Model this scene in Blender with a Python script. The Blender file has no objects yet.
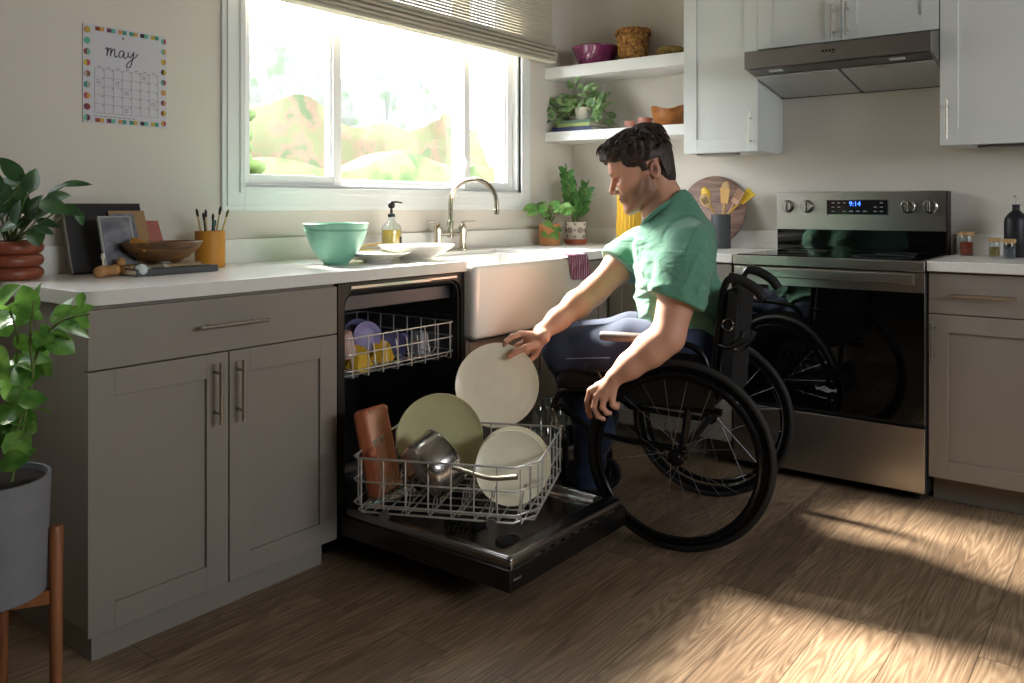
import bpy, bmesh, math, random
import numpy as np
from mathutils import Vector, Matrix, Quaternion
random.seed(7); rng = np.random.RandomState(5)
PI = math.pi
scene = bpy.context.scene
col = scene.collection
S = lambda *a: tuple(a)

# ---------------------------------------------------------------- camera
CF, CCX, CYH, CYAW = 842.57, 535.96, 206.09, math.radians(36.417)
CX, CY, CH = -4.009, -2.6987, 1.1195
cam_d = bpy.data.cameras.new('camera'); cam = bpy.data.objects.new('camera', cam_d); col.objects.link(cam)
cam.location = (CX, CY, CH); cam.rotation_euler = (PI/2, 0, CYAW - PI/2)
cam_d.sensor_fit = 'HORIZONTAL'; cam_d.sensor_width = 36; cam_d.lens = CF/1024*36
cam_d.shift_x = (512-CCX)/1024; cam_d.shift_y = (CYH-341.5)/1024
cam_d.clip_start = .05
scene.camera = cam
_co, _si = math.cos(CYAW), math.sin(CYAW)
def ray(u, v):
    t = (u-CCX)/CF; s = -(v-CYH)/CF
    return Vector((_co+t*_si, _si-t*_co, s))
def at(u, v, depth):
    "world point seen at a place of the photo, depth metres away"
    return Vector((CX, CY, CH)) + ray(u, v)*depth
def on(u, v, ax, val):
    d = ray(u, v); o = Vector((CX, CY, CH)); i = 'xyz'.index(ax)
    return o + d*((val-o[i])/d[i])

# ---------------------------------------------------------------- materials
def lin(c):
    if isinstance(c, str): c = tuple(int(c[i:i+2], 16)/255 for i in (0, 2, 4))
    return tuple((x/12.92 if x <= .04045 else ((x+.055)/1.055)**2.4) for x in c)
MATS = {}
def mat(name, c, rough=.5, metal=0., var=0., vs=8., bump=0., bs=60., trans=0., emit=0., coat=0., c2=None, stretch=None, ior=1.45, spec=.5, sheen=0., attr=False, sss=0.):
    if name in MATS: return MATS[name]
    m = bpy.data.materials.new(name); m.use_nodes = True
    nt = m.node_tree; N = nt.nodes; L = nt.links
    b = N['Principled BSDF']
    b.inputs['Roughness'].default_value = rough; b.inputs['Metallic'].default_value = metal
    b.inputs['Transmission Weight'].default_value = trans; b.inputs['IOR'].default_value = ior
    b.inputs['Specular IOR Level'].default_value = spec
    b.inputs['Coat Weight'].default_value = coat; b.inputs['Sheen Weight'].default_value = sheen
    if sss:
        b.inputs['Subsurface Weight'].default_value = sss
        b.inputs['Subsurface Radius'].default_value = (.012, .005, .003); b.inputs['Subsurface Scale'].default_value = 1
    base = lin(c)+(1,)
    b.inputs['Base Color'].default_value = base
    if emit:
        b.inputs['Emission Color'].default_value = base; b.inputs['Emission Strength'].default_value = emit
    if var or bump or c2 is not None:
        tc = N.new('ShaderNodeTexCoord'); mp = N.new('ShaderNodeMapping'); L.new(tc.outputs['Object'], mp.inputs[0])
        if stretch: mp.inputs['Scale'].default_value = stretch
    if var or c2 is not None:
        nz = N.new('ShaderNodeTexNoise'); nz.inputs['Scale'].default_value = vs; nz.inputs['Detail'].default_value = 5
        L.new(mp.outputs[0], nz.inputs[0])
        rp = N.new('ShaderNodeValToRGB'); L.new(nz.outputs[0], rp.inputs[0])
        e = rp.color_ramp.elements; e[0].position = .35; e[1].position = .65
        if c2 is not None: e[0].color = lin(c2)+(1,); e[1].color = base
        else:
            e[0].color = tuple(x*(1-var) for x in base[:3])+(1,); e[1].color = tuple(min(1, x*(1+var)) for x in base[:3])+(1,)
        L.new(rp.outputs[0], b.inputs['Base Color'])
    if attr:
        a = N.new('ShaderNodeAttribute'); a.attribute_name = 'Col'
        L.new(a.outputs['Color'], b.inputs['Base Color'])
    if bump:
        n2 = N.new('ShaderNodeTexNoise'); n2.inputs['Scale'].default_value = bs; n2.inputs['Detail'].default_value = 6
        L.new(mp.outputs[0], n2.inputs[0])
        bp = N.new('ShaderNodeBump'); bp.inputs['Strength'].default_value = bump; bp.inputs['Distance'].default_value = .002
        L.new(n2.outputs[0], bp.inputs['Height']); L.new(bp.outputs[0], b.inputs['Normal'])
    MATS[name] = m; return m
def wood(name, a, b_, scale=1., rough=.45, axis=0, bump=.15):
    if name in MATS: return MATS[name]
    m = bpy.data.materials.new(name); m.use_nodes = True; nt = m.node_tree; N = nt.nodes; L = nt.links
    b = N['Principled BSDF']; b.inputs['Roughness'].default_value = rough
    tc = N.new('ShaderNodeTexCoord'); mp = N.new('ShaderNodeMapping'); L.new(tc.outputs['Object'], mp.inputs[0])
    sc = [14*scale]*3; sc[axis] = 1.6*scale; mp.inputs['Scale'].default_value = sc
    nz = N.new('ShaderNodeTexNoise'); nz.inputs['Scale'].default_value = 3; nz.inputs['Detail'].default_value = 8; nz.inputs['Distortion'].default_value = 1.2
    L.new(mp.outputs[0], nz.inputs[0])
    rp = N.new('ShaderNodeValToRGB'); L.new(nz.outputs[0], rp.inputs[0]); e = rp.color_ramp.elements
    e[0].position = .32; e[1].position = .68; e[0].color = lin(a)+(1,); e[1].color = lin(b_)+(1,)
    L.new(rp.outputs[0], b.inputs['Base Color'])
    bp = N.new('ShaderNodeBump'); bp.inputs['Strength'].default_value = bump; bp.inputs['Distance'].default_value = .002
    L.new(nz.outputs[0], bp.inputs['Height']); L.new(bp.outputs[0], b.inputs['Normal'])
    MATS[name] = m; return m
def brushed(name, c, rough=.3, axis=1, metal=1.):
    if name in MATS: return MATS[name]
    m = mat(name, c, rough, metal); nt = m.node_tree; N = nt.nodes; L = nt.links; b = N['Principled BSDF']
    tc = N.new('ShaderNodeTexCoord'); mp = N.new('ShaderNodeMapping'); L.new(tc.outputs['Object'], mp.inputs[0])
    sc = [400.]*3; sc[axis] = 4; mp.inputs['Scale'].default_value = sc
    nz = N.new('ShaderNodeTexNoise'); nz.inputs['Scale'].default_value = 1; nz.inputs['Detail'].default_value = 3; L.new(mp.outputs[0], nz.inputs[0])
    mr = N.new('ShaderNodeMapRange'); mr.inputs['To Min'].default_value = rough*.9; mr.inputs['To Max'].default_value = rough*1.12
    L.new(nz.outputs[0], mr.inputs[0]); L.new(mr.outputs[0], b.inputs['Roughness'])
    return m
def thin_glass(name, tint=(1, 1, 1), refl=1.0):
    if name in MATS: return MATS[name]
    m = bpy.data.materials.new(name); m.use_nodes = True; nt = m.node_tree; N = nt.nodes; L = nt.links
    N.remove(N['Principled BSDF']); out = N['Material Output']
    t = N.new('ShaderNodeBsdfTransparent'); t.inputs[0].default_value = tint+(1,)
    g = N.new('ShaderNodeBsdfGlossy'); g.inputs['Roughness'].default_value = .02
    f = N.new('ShaderNodeLayerWeight'); f.inputs[0].default_value = .5
    pw = N.new('ShaderNodeMath'); pw.operation = 'POWER'; pw.inputs[1].default_value = 5; L.new(f.outputs['Facing'], pw.inputs[0])
    mu = N.new('ShaderNodeMath'); mu.operation = 'MULTIPLY_ADD'; mu.inputs[1].default_value = .9*refl; mu.inputs[2].default_value = .035*refl; L.new(pw.outputs[0], mu.inputs[0])
    mx = N.new('ShaderNodeMixShader'); L.new(mu.outputs[0], mx.inputs[0]); L.new(t.outputs[0], mx.inputs[1]); L.new(g.outputs[0], mx.inputs[2])
    L.new(mx.outputs[0], out.inputs[0]); MATS[name] = m; return m

# ---------------------------------------------------------------- mesh builder
def frame_of(d):
    d = Vector(d).normalized(); a = Vector((0, 0, 1)) if abs(d.z) < .9 else Vector((1, 0, 0))
    x = a.cross(d).normalized(); y = d.cross(x); return x, y, d
class MB:
    def __init__(s): s.v = []; s.f = []; s.c = []; s.cur = (1, 1, 1)
    def add(s, vs, fs, M=None):
        o = len(s.v)
        s.v += [tuple(M @ Vector(p)) if M is not None else tuple(p) for p in vs]
        s.f += [tuple(i+o for i in f) for f in fs]; s.c += [s.cur]*len(fs); return s
    def color(s, c): s.cur = lin(c); return s
    def box(s, x0, y0, z0, x1, y1, z1, M=None):
        x0, x1 = min(x0, x1), max(x0, x1); y0, y1 = min(y0, y1), max(y0, y1); z0, z1 = min(z0, z1), max(z0, z1)
        vs = [(x0,y0,z0),(x1,y0,z0),(x1,y1,z0),(x0,y1,z0),(x0,y0,z1),(x1,y0,z1),(x1,y1,z1),(x0,y1,z1)]
        return s.add(vs, [(0,3,2,1),(4,5,6,7),(0,1,5,4),(1,2,6,5),(2,3,7,6),(3,0,4,7)], M)
    def tube(s, pts, r, n=10, closed=False, M=None, caps=True):
        pts = [Vector(p) for p in pts]; k = len(pts); rs = r if isinstance(r, (list, tuple)) else [r]*k
        vs = []; px = None
        for i, p in enumerate(pts):
            a = pts[(i-1) % k] if (closed or i > 0) else p; b = pts[(i+1) % k] if (closed or i < k-1) else p
            d = (b-a); d = d.normalized() if d.length > 1e-9 else Vector((0, 0, 1))
            if px is None: px, py, _ = frame_of(d)
            else:
                px = px - d*px.dot(d)
                px = px.normalized() if px.length > 1e-6 else frame_of(d)[0]
                py = d.cross(px)
            for j in range(n):
                t = 2*PI*j/n; vs.append(p + (px*math.cos(t)+py*math.sin(t))*rs[i])
        fs = []
        for i in range(k if closed else k-1):
            i2 = (i+1) % k
            for j in range(n):
                j2 = (j+1) % n; fs.append((i*n+j, i*n+j2, i2*n+j2, i2*n+j))
        if not closed and caps:
            fs.append(tuple(range(n-1, -1, -1))); fs.append(tuple((k-1)*n+j for j in range(n)))
        return s.add(vs, fs, M)
    def lathe(s, prof, c=(0, 0, 0), n=32, axis=None, M=None, sx=1., sy=1.):
        x, y, z = (Vector((1, 0, 0)), Vector((0, 1, 0)), Vector((0, 0, 1))) if axis is None else frame_of(axis)
        c = Vector(c); vs = []; ids = []
        for (r, h) in prof:
            if r < 1e-6: ids.append([len(vs)]*n); vs.append(c+z*h)
            else:
                ids.append(list(range(len(vs), len(vs)+n)))
                for j in range(n):
                    t = 2*PI*j/n; vs.append(c+x*(r*math.cos(t)*sx)+y*(r*math.sin(t)*sy)+z*h)
        fs = []
        for a, b in zip(ids[:-1], ids[1:]):
            for j in range(n):
                j2 = (j+1) % n; f = [a[j], a[j2], b[j2], b[j]]
                g = []
                for q in f:
                    if q not in g: g.append(q)
                if len(g) > 2: fs.append(tuple(g))
        return s.add(vs, fs, M)
    def ball(s, c, r, n=16, m=10, M=None):
        rr = (r, r, r) if not isinstance(r, (tuple, list)) else r
        vs = []; fs = []
        prof = [(math.sin(PI*i/m), -math.cos(PI*i/m)) for i in range(m+1)]
        MM = Matrix.Translation(Vector(c)) @ Matrix.Diagonal((rr[0], rr[1], rr[2], 1))
        if M is not None: MM = M @ MM
        return s.lathe(prof, n=n, M=MM)
    def prism(s, poly, h0, h1, plane='xy', M=None):
        def q(a, b, h): return {'xy': (a, b, h), 'xz': (a, h, b), 'yz': (h, a, b)}[plane]
        n = len(poly); vs = [q(a, b, h0) for a, b in poly]+[q(a, b, h1) for a, b in poly]
        fs = [tuple(range(n-1, -1, -1)), tuple(range(n, 2*n))]+[(i, (i+1) % n, n+(i+1) % n, n+i) for i in range(n)]
        return s.add(vs, fs, M)
    def grid(s, P, M=None, closed_u=False):
        nu, nv = len(P), len(P[0]); vs = [p for r in P for p in r]; fs = []
        for i in range(nu if closed_u else nu-1):
            for j in range(nv-1):
                i2 = (i+1) % nu; fs.append((i*nv+j, i2*nv+j, i2*nv+j+1, i*nv+j+1))
        return s.add(vs, fs, M)
def wm(o):
    M = Matrix.LocRotScale(o.location, o.rotation_euler, o.scale)
    return wm(o.parent) @ M if o.parent else M
def build(name, mb, m, parent=None, world=True, smooth=35, bevel=0, bseg=2, solid=0, sub=0, origin=None, attr=False):
    me = bpy.data.meshes.new(name)
    v = [Vector(p) for p in mb.v]
    o = bpy.data.objects.new(name, me)
    if parent is not None:
        o.parent = parent
        if world:
            I = wm(parent).inverted(); v = [I @ p for p in v]
    elif world:
        if origin is None:
            xs = [p.x for p in v]; ys = [p.y for p in v]; zs = [p.z for p in v]
            origin = ((min(xs)+max(xs))/2, (min(ys)+max(ys))/2, min(zs))
        o.location = origin; v = [p-Vector(origin) for p in v]
    elif origin is not None: o.location = origin
    me.from_pydata([tuple(p) for p in v], [], mb.f); me.validate()
    bm = bmesh.new(); bm.from_mesh(me); bmesh.ops.recalc_face_normals(bm, faces=bm.faces); bm.to_mesh(me); bm.free()
    if attr:
        a = me.attributes.new('Col', 'FLOAT_COLOR', 'FACE')
        fl = []
        for c in mb.c: fl += list(c)+[1.]
        if len(mb.c) == len(me.polygons): a.data.foreach_set('color', fl)
    me.materials.append(m)
    if smooth:
        me.shade_smooth(); 
        try: me.set_sharp_from_angle(angle=math.radians(smooth))
        except Exception: pass
    col.objects.link(o)
    if bevel:
        b = o.modifiers.new('Bevel', 'BEVEL'); b.width = bevel; b.segments = bseg; b.limit_method = 'ANGLE'; b.angle_limit = math.radians(40); b.harden_normals = True
    if solid:
        d = o.modifiers.new('Solidify', 'SOLIDIFY'); d.thickness = solid; d.offset = 0
    if sub:
        d = o.modifiers.new('Subdivision', 'SUBSURF'); d.levels = sub; d.render_levels = sub
    return o
def tag(o, label=None, cat=None, group=None, kind=None):
    if label: o['label'] = label
    if cat: o['category'] = cat
    if group: o['group'] = group
    if kind: o['kind'] = kind
    return o
def thing(name, label, cat, loc=(0, 0, 0), rz=0., group=None):
    o = bpy.data.objects.new(name, None); col.objects.link(o); o.location = loc; o.rotation_euler = (0, 0, rz); o.empty_display_size = .1
    return tag(o, label, cat, group)
def setting(name, loc=(0, 0, 0)):
    o = bpy.data.objects.new(name, None); col.objects.link(o); o.location = loc; o['kind'] = 'structure'; return o
def struct(name, mb, m, **k): return tag(build(name, mb, m, **k), kind='structure')
def copy_tree(o, parent=None):
    c = o.copy(); col.objects.link(c)
    if parent is not None: c.parent = parent
    for ch in list(o.children): copy_tree(ch, c)
    return c
def arc(c, r, a0, a1, n, plane='xz'):
    out = []
    for i in range(n+1):
        t = a0+(a1-a0)*i/n; a, b = r*math.cos(t), r*math.sin(t)
        out.append(Vector(c)+Vector({'xz': (a, 0, b), 'xy': (a, b, 0), 'yz': (0, a, b)}[plane]))
    return out
def spline(pts, n=6):
    pts = [Vector(p) for p in pts]; P = [pts[0]*2-pts[1]]+pts+[pts[-1]*2-pts[-2]]; out = []
    for i in range(1, len(P)-2):
        for k in range(n):
            t = k/n; a, b, c, d = P[i-1:i+3]
            out.append(.5*((2*b)+(c-a)*t+(2*a-5*b+4*c-d)*t*t+(-a+3*b-3*c+d)*t**3))
    out.append(pts[-1]); return out
def rrect(w, h, r, n=5):
    out = []
    for cx, cy, a in ((w/2-r, h/2-r, 0), (-w/2+r, h/2-r, PI/2), (-w/2+r, -h/2+r, PI), (w/2-r, -h/2+r, 1.5*PI)):
        for i in range(n+1): t = a+PI/2*i/n; out.append((cx+r*math.cos(t), cy+r*math.sin(t)))
    return out

# ---------------------------------------------------------------- smooth solids: distance field -> mesh
class Field:
    def __init__(s, lo, hi, h):
        s.h = h; s.lo = np.array(lo, float); n = np.ceil((np.array(hi)-s.lo)/h).astype(int)+1
        s.n = n; s.d = np.full(n, .2, np.float32)
    def _win(s, lo, hi):
        a = np.clip(np.floor((np.array(lo)-s.lo)/s.h).astype(int), 0, s.n-1); b = np.clip(np.ceil((np.array(hi)-s.lo)/s.h).astype(int)+1, 1, s.n)
        ax = [s.lo[i]+s.h*np.arange(a[i], b[i]) for i in range(3)]
        return tuple(slice(a[i], b[i]) for i in range(3)), np.meshgrid(*ax, indexing='ij')
    def apply(s, fn, lo, hi, k=.01, mode='add'):
        lo = np.array(lo)-.03-k; hi = np.array(hi)+.03+k
        w, (X, Y, Z) = s._win(lo, hi)
        if X.size == 0: return
        e = fn(X, Y, Z).astype(np.float32); d = s.d[w]
        if mode == 'add':
            h = np.clip(.5+.5*(d-e)/k, 0, 1); s.d[w] = d*(1-h)+e*h-k*h*(1-h)
        else:
            e = -e; h = np.clip(.5-.5*(d-e)/k, 0, 1); s.d[w] = d*(1-h)+e*h+k*h*(1-h)
    def cone(s, a, b, ra, rb, k=.01, mode='add', flat=None):
        a = np.array(a, float); b = np.array(b, float); R = max(ra, rb)
        def fn(X, Y, Z):
            ba = b-a; l2 = (ba**2).sum()+1e-12
            t = np.clip(((X-a[0])*ba[0]+(Y-a[1])*ba[1]+(Z-a[2])*ba[2])/l2, 0, 1)
            dx, dy, dz = X-a[0]-t*ba[0], Y-a[1]-t*ba[1], Z-a[2]-t*ba[2]
            return np.sqrt(dx*dx+dy*dy+dz*dz)-(ra+(rb-ra)*t)
        s.apply(fn, np.minimum(a, b)-R, np.maximum(a, b)+R, k, mode)
    def chain(s, pts, rs, k=.01, mode='add'):
        for i in range(len(pts)-1): s.cone(pts[i], pts[i+1], rs[i], rs[i+1], k, mode)
    def ell(s, c, r, R=None, k=.01, mode='add'):
        c = np.array(c, float); r = np.array(r, float); R = np.eye(3) if R is None else np.array(R)   # columns of R = axes
        def fn(X, Y, Z):
            q = [(X-c[0])*R[0, i]+(Y-c[1])*R[1, i]+(Z-c[2])*R[2, i] for i in range(3)]
            k0 = np.sqrt(sum((q[i]/r[i])**2 for i in range(3))); k1 = np.sqrt(sum((q[i]/r[i]**2)**2 for i in range(3)))+1e-9
            return k0*(k0-1)/k1
        e = np.sqrt(((R*r)**2).sum(1)); s.apply(fn, c-e, c+e, k, mode)
    def rbox(s, c, hs, rad, R=None, k=.01, mode='add'):
        c = np.array(c, float); hs = np.array(hs, float)-rad; R = np.eye(3) if R is None else np.array(R)
        def fn(X, Y, Z):
            q = [np.abs((X-c[0])*R[0, i]+(Y-c[1])*R[1, i]+(Z-c[2])*R[2, i])-hs[i] for i in range(3)]
            o = np.sqrt(sum(np.maximum(x, 0)**2 for x in q)); return o+np.minimum(np.maximum(np.maximum(q[0], q[1]), q[2]), 0)-rad
        e = np.abs(R) @ (hs+rad); s.apply(fn, c-e, c+e, k, mode)
    def half(s, p, nrm, k=.004, lo=None, hi=None):
        "cut away the side the normal points to"
        p = np.array(p, float); nrm = np.array(nrm, float); nrm = nrm/np.linalg.norm(nrm)
        lo = s.lo if lo is None else lo; hi = s.lo+s.h*s.n if hi is None else hi
        s.apply(lambda X, Y, Z: -((X-p[0])*nrm[0]+(Y-p[1])*nrm[1]+(Z-p[2])*nrm[2]), np.array(lo)+.03, np.array(hi)-.03, k, 'sub')
    def warp(s, fn, band=.04):
        m = np.abs(s.d) < band; idx = np.argwhere(m); P = s.lo+s.h*idx
        s.d[m] += fn(P[:, 0], P[:, 1], P[:, 2]).astype(np.float32)
    def mesh(s):
        d = s.d; h = s.h; ins = d < 0
        c = ins[:-1, :-1, :-1].astype(np.int8); cnt = np.zeros_like(c)
        for i in (0, 1):
            for j in (0, 1):
                for k in (0, 1): cnt += ins[i:i+d.shape[0]-1, j:j+d.shape[1]-1, k:k+d.shape[2]-1]
        cells = np.argwhere((cnt > 0) & (cnt < 8)); idx = np.full(cnt.shape, -1, np.int32)
        idx[tuple(cells.T)] = np.arange(len(cells)); acc = np.zeros((len(cells), 3)); num = np.zeros(len(cells))
        for ax in range(3):
            o1, o2 = [a for a in range(3) if a != ax]
            for i in (0, 1):
                for j in (0, 1):
                    p = cells.copy(); p[:, o1] += i; p[:, o2] += j; q = p.copy(); q[:, ax] += 1
                    a = d[tuple(p.T)]; b = d[tuple(q.T)]; m = (a < 0) != (b < 0)
                    t = np.where(m, a/(a-b+1e-12), 0); pt = p.astype(float); pt[:, ax] += t
                    acc[m] += pt[m]; num[m] += 1
        V = s.lo+h*(acc/np.maximum(num, 1)[:, None]); F = []
        for ax in range(3):
            o1, o2 = [(1, 2), (2, 0), (0, 1)][ax]
            sl0 = [slice(None)]*3; sl1 = [slice(None)]*3; sl0[ax] = slice(0, -1); sl1[ax] = slice(1, None)
            e = ins[tuple(sl0)] != ins[tuple(sl1)]; ed = np.argwhere(e)
            ed = ed[(ed[:, o1] > 0) & (ed[:, o2] > 0) & (ed[:, o1] < s.n[o1]-1) & (ed[:, o2] < s.n[o2]-1)]
            q = []
            for i, j in ((0, 0), (1, 0), (1, 1), (0, 1)):
                c_ = ed.copy(); c_[:, o1] -= i; c_[:, o2] -= j; q.append(idx[tuple(c_.T)])
            q = np.stack(q, 1); flip = ins[tuple(ed.T)]; q[~flip] = q[~flip][:, ::-1]; F.append(q)
        F = np.concatenate(F); F = F[(F >= 0).all(1)]; return V, F
def field_obj(name, fld, m, parent, smooth_it=2, colfn=None):
    V, F = fld.mesh(); me = bpy.data.meshes.new(name)
    me.vertices.add(len(V)); me.vertices.foreach_set('co', V.astype(np.float32).ravel())
    me.loops.add(len(F)*4); me.loops.foreach_set('vertex_index', F.astype(np.int32).ravel())
    me.polygons.add(len(F)); me.polygons.foreach_set('loop_start', np.arange(0, len(F)*4, 4, dtype=np.int32))
    me.update(calc_edges=True); me.validate()
    me.shade_smooth(); me.materials.append(m)
    o = bpy.data.objects.new(name, me); o.parent = parent; col.objects.link(o)
    if colfn is not None:
        C = colfn(V); a = me.attributes.new('Col', 'FLOAT_COLOR', 'POINT')
        a.data.foreach_set('color', np.concatenate([C, np.ones((len(V), 1))], 1).astype(np.float32).ravel())
    if smooth_it:
        s_ = o.modifiers.new('Smooth', 'SMOOTH'); s_.factor = .5; s_.iterations = smooth_it
    return o
# ================================================================ materials of the place
M_wall = mat('wall_paint', 'd6cfc5', .85, bump=.05, bs=120)
M_ceil = mat('ceiling_paint', 'b5aea3', .9)  # toned down, out of view, so less light bounces back
M_trim = mat('white_trim', 'e4e6e4', .45)
M_base = mat('greige_cabinet', '8d857b', .5, var=.03, vs=3)
M_up = mat('pale_cabinet', 'dbdedb', .45, var=.015, vs=3)
M_stone = mat('white_quartz', 'e9e6e0', .25, var=.02, vs=30)
M_nick = brushed('brushed_nickel', 'b5aea4', .3, 2)
M_steel = brushed('stainless_range', 'bab6b1', .3, 1)
M_steelh = brushed('stainless_hood', '8d8884', .38, 1)
M_blackglass = mat('black_glass', '050505', .04, coat=.5)
M_black = mat('black_plastic', '0b0b0c', .4)
M_rub = mat('black_rubber', '111111', .7)
M_porc = mat('white_fireclay', 'efeeea', .12, coat=.4)
M_sat = mat('satin_white', 'ececea', .4)
M_gap = mat('dark_gap', '14110f', .9)

# ---- floor: wide oak planks running along the sink wall
def floor_mat():
    m = bpy.data.materials.new('oak_plank_floor'); m.use_nodes = True; nt = m.node_tree; N = nt.nodes; L = nt.links
    b = N['Principled BSDF']
    tc = N.new('ShaderNodeTexCoord'); mp = N.new('ShaderNodeMapping'); L.new(tc.outputs['Object'], mp.inputs[0])
    br = N.new('ShaderNodeTexBrick'); L.new(mp.outputs[0], br.inputs[0])
    br.offset = .37; br.inputs['Scale'].default_value = 1; br.inputs['Brick Width'].default_value = 1.22; br.inputs['Row Height'].default_value = .18
    br.inputs['Mortar Size'].default_value = .0012; br.inputs['Mortar Smooth'].default_value = .3; br.inputs['Bias'].default_value = 0
    br.inputs['Color1'].default_value = (0, 0, 0, 1); br.inputs['Color2'].default_value = (1, 1, 1, 1); br.inputs['Mortar'].default_value = (.5, .5, .5, 1)
    # per plank offset of the grain
    cb = N.new('ShaderNodeCombineXYZ'); mu = N.new('ShaderNodeMath'); mu.operation = 'MULTIPLY'; mu.inputs[1].default_value = 37.
    L.new(br.outputs['Color'], mu.inputs[0]); L.new(mu.outputs[0], cb.inputs[2]); L.new(mu.outputs[0], cb.inputs[0])
    ad = N.new('ShaderNodeVectorMath'); ad.operation = 'ADD'; L.new(tc.outputs['Object'], ad.inputs[0]); L.new(cb.outputs[0], ad.inputs[1])
    m2 = N.new('ShaderNodeMapping'); m2.inputs['Scale'].default_value = (.55, 6., 1.); L.new(ad.outputs[0], m2.inputs[0])
    # cathedral grain: contour lines of a stretched noise
    n1 = N.new('ShaderNodeTexNoise'); n1.inputs['Scale'].default_value = 1.5; n1.inputs['Detail'].default_value = 2.5; n1.inputs['Roughness'].default_value = .45; L.new(m2.outputs[0], n1.inputs[0])
    k = N.new('ShaderNodeMath'); k.operation = 'MULTIPLY'; k.inputs[1].default_value = 150; L.new(n1.outputs[0], k.inputs[0])
    sn = N.new('ShaderNodeMath'); sn.operation = 'SINE'; L.new(k.outputs[0], sn.inputs[0])
    m3 = N.new('ShaderNodeMapping'); m3.inputs['Scale'].default_value = (4., 90., 1.); L.new(ad.outputs[0], m3.inputs[0])
    n2 = N.new('ShaderNodeTexNoise'); n2.inputs['Scale'].default_value = 2; n2.inputs['Detail'].default_value = 4; L.new(m3.outputs[0], n2.inputs[0])
    n3 = N.new('ShaderNodeTexNoise'); n3.inputs['Scale'].default_value = 1.1; n3.inputs['Detail'].default_value = 2; L.new(m2.outputs[0], n3.inputs[0])
    a1 = N.new('ShaderNodeMath'); a1.operation = 'MULTIPLY_ADD'; a1.inputs[1].default_value = .085; a1.inputs[2].default_value = .16; L.new(sn.outputs[0], a1.inputs[0])
    a2 = N.new('ShaderNodeMath'); a2.operation = 'MULTIPLY_ADD'; a2.inputs[1].default_value = .55; L.new(n2.outputs[0], a2.inputs[0]); L.new(a1.outputs[0], a2.inputs[2])
    a3 = N.new('ShaderNodeMath'); a3.operation = 'MULTIPLY_ADD'; a3.inputs[1].default_value = .45; L.new(n3.outputs[0], a3.inputs[0]); L.new(a2.outputs[0], a3.inputs[2])
    rp = N.new('ShaderNodeValToRGB'); L.new(a3.outputs[0], rp.inputs[0]); e = rp.color_ramp.elements
    e[0].position = .30; e[0].color = lin('40301f')+(1,); e[1].position = .95; e[1].color = lin('a58b6b')+(1,)
    x = e.new(.62); x.color = lin('775e44')+(1,)
    hs = N.new('ShaderNodeHueSaturation'); hs.inputs['Saturation'].default_value = .88; L.new(rp.outputs[0], hs.inputs['Color'])
    mr = N.new('ShaderNodeMapRange'); mr.inputs['To Min'].default_value = .82; mr.inputs['To Max'].default_value = 1.15; L.new(br.outputs['Color'], mr.inputs[0]); L.new(mr.outputs[0], hs.inputs['Value'])
    mx = N.new('ShaderNodeMix'); mx.data_type = 'RGBA'; L.new(br.outputs['Fac'], mx.inputs[0]); L.new(hs.outputs[0], mx.inputs[6]); mx.inputs[7].default_value = lin('2c2218')+(1,)
    L.new(mx.outputs[2], b.inputs['Base Color'])
    r = N.new('ShaderNodeMapRange'); r.inputs['To Min'].default_value = .52; r.inputs['To Max'].default_value = .36; L.new(a3.outputs[0], r.inputs[0]); L.new(r.outputs[0], b.inputs['Roughness'])
    bp = N.new('ShaderNodeBump'); bp.inputs['Strength'].default_value = .25; bp.inputs['Distance'].default_value = .001; L.new(a3.outputs[0], bp.inputs['Height']); L.new(bp.outputs[0], b.inputs['Normal'])
    return m
XL, YB, ZC = -6.2, -5.0, 2.62
struct('floor', MB().box(XL-.15, YB-.15, -.05, .15, .15, 0), floor_mat(), smooth=0, origin=(0, 0, 0))
struct('ceiling', MB().box(XL-.15, YB-.15, ZC, .15, .15, ZC+.08), M_ceil, smooth=0)
# sink wall: the main window, plus one added out of view for sun
WX0, WX1, WZ0, WZ1 = -2.165, -.505, 1.19, 2.28
VX0, VX1 = -3.62, -3.12
w = MB()
for x0, x1, z0, z1 in ((XL, VX0, 0, ZC), (VX0, VX1, 0, WZ0), (VX0, VX1, WZ1, ZC), (VX1, WX0, 0, ZC), (WX0, WX1, 0, WZ0), (WX0, WX1, WZ1, ZC), (WX1, .15, 0, ZC)):
    w.box(x0, 0, z0, x1, .15, z1)
struct('wall_left', w, M_wall, smooth=0)
struct('wall_right', MB().box(0, YB, 0, .15, 0, ZC), M_wall, smooth=0)
# unseen walls behind the camera, with an opening added for fill light
w = MB()
for x0, x1, z0, z1 in ((XL, -3.2, 0, ZC), (-3.2, -1.2, 0, 1.3), (-3.2, -1.2, 2.1, ZC), (-1.2, 0, 0, ZC)):
    if z1 > .01: w.box(x0, YB-.15, z0, x1, YB, z1)
M_walld = mat('dark_unseen_wall', '564e45', .9)  # darkened so the unseen walls throw back less light
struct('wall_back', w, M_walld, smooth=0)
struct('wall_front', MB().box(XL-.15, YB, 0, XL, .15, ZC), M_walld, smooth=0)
M_pane = thin_glass('window_glass')

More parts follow.
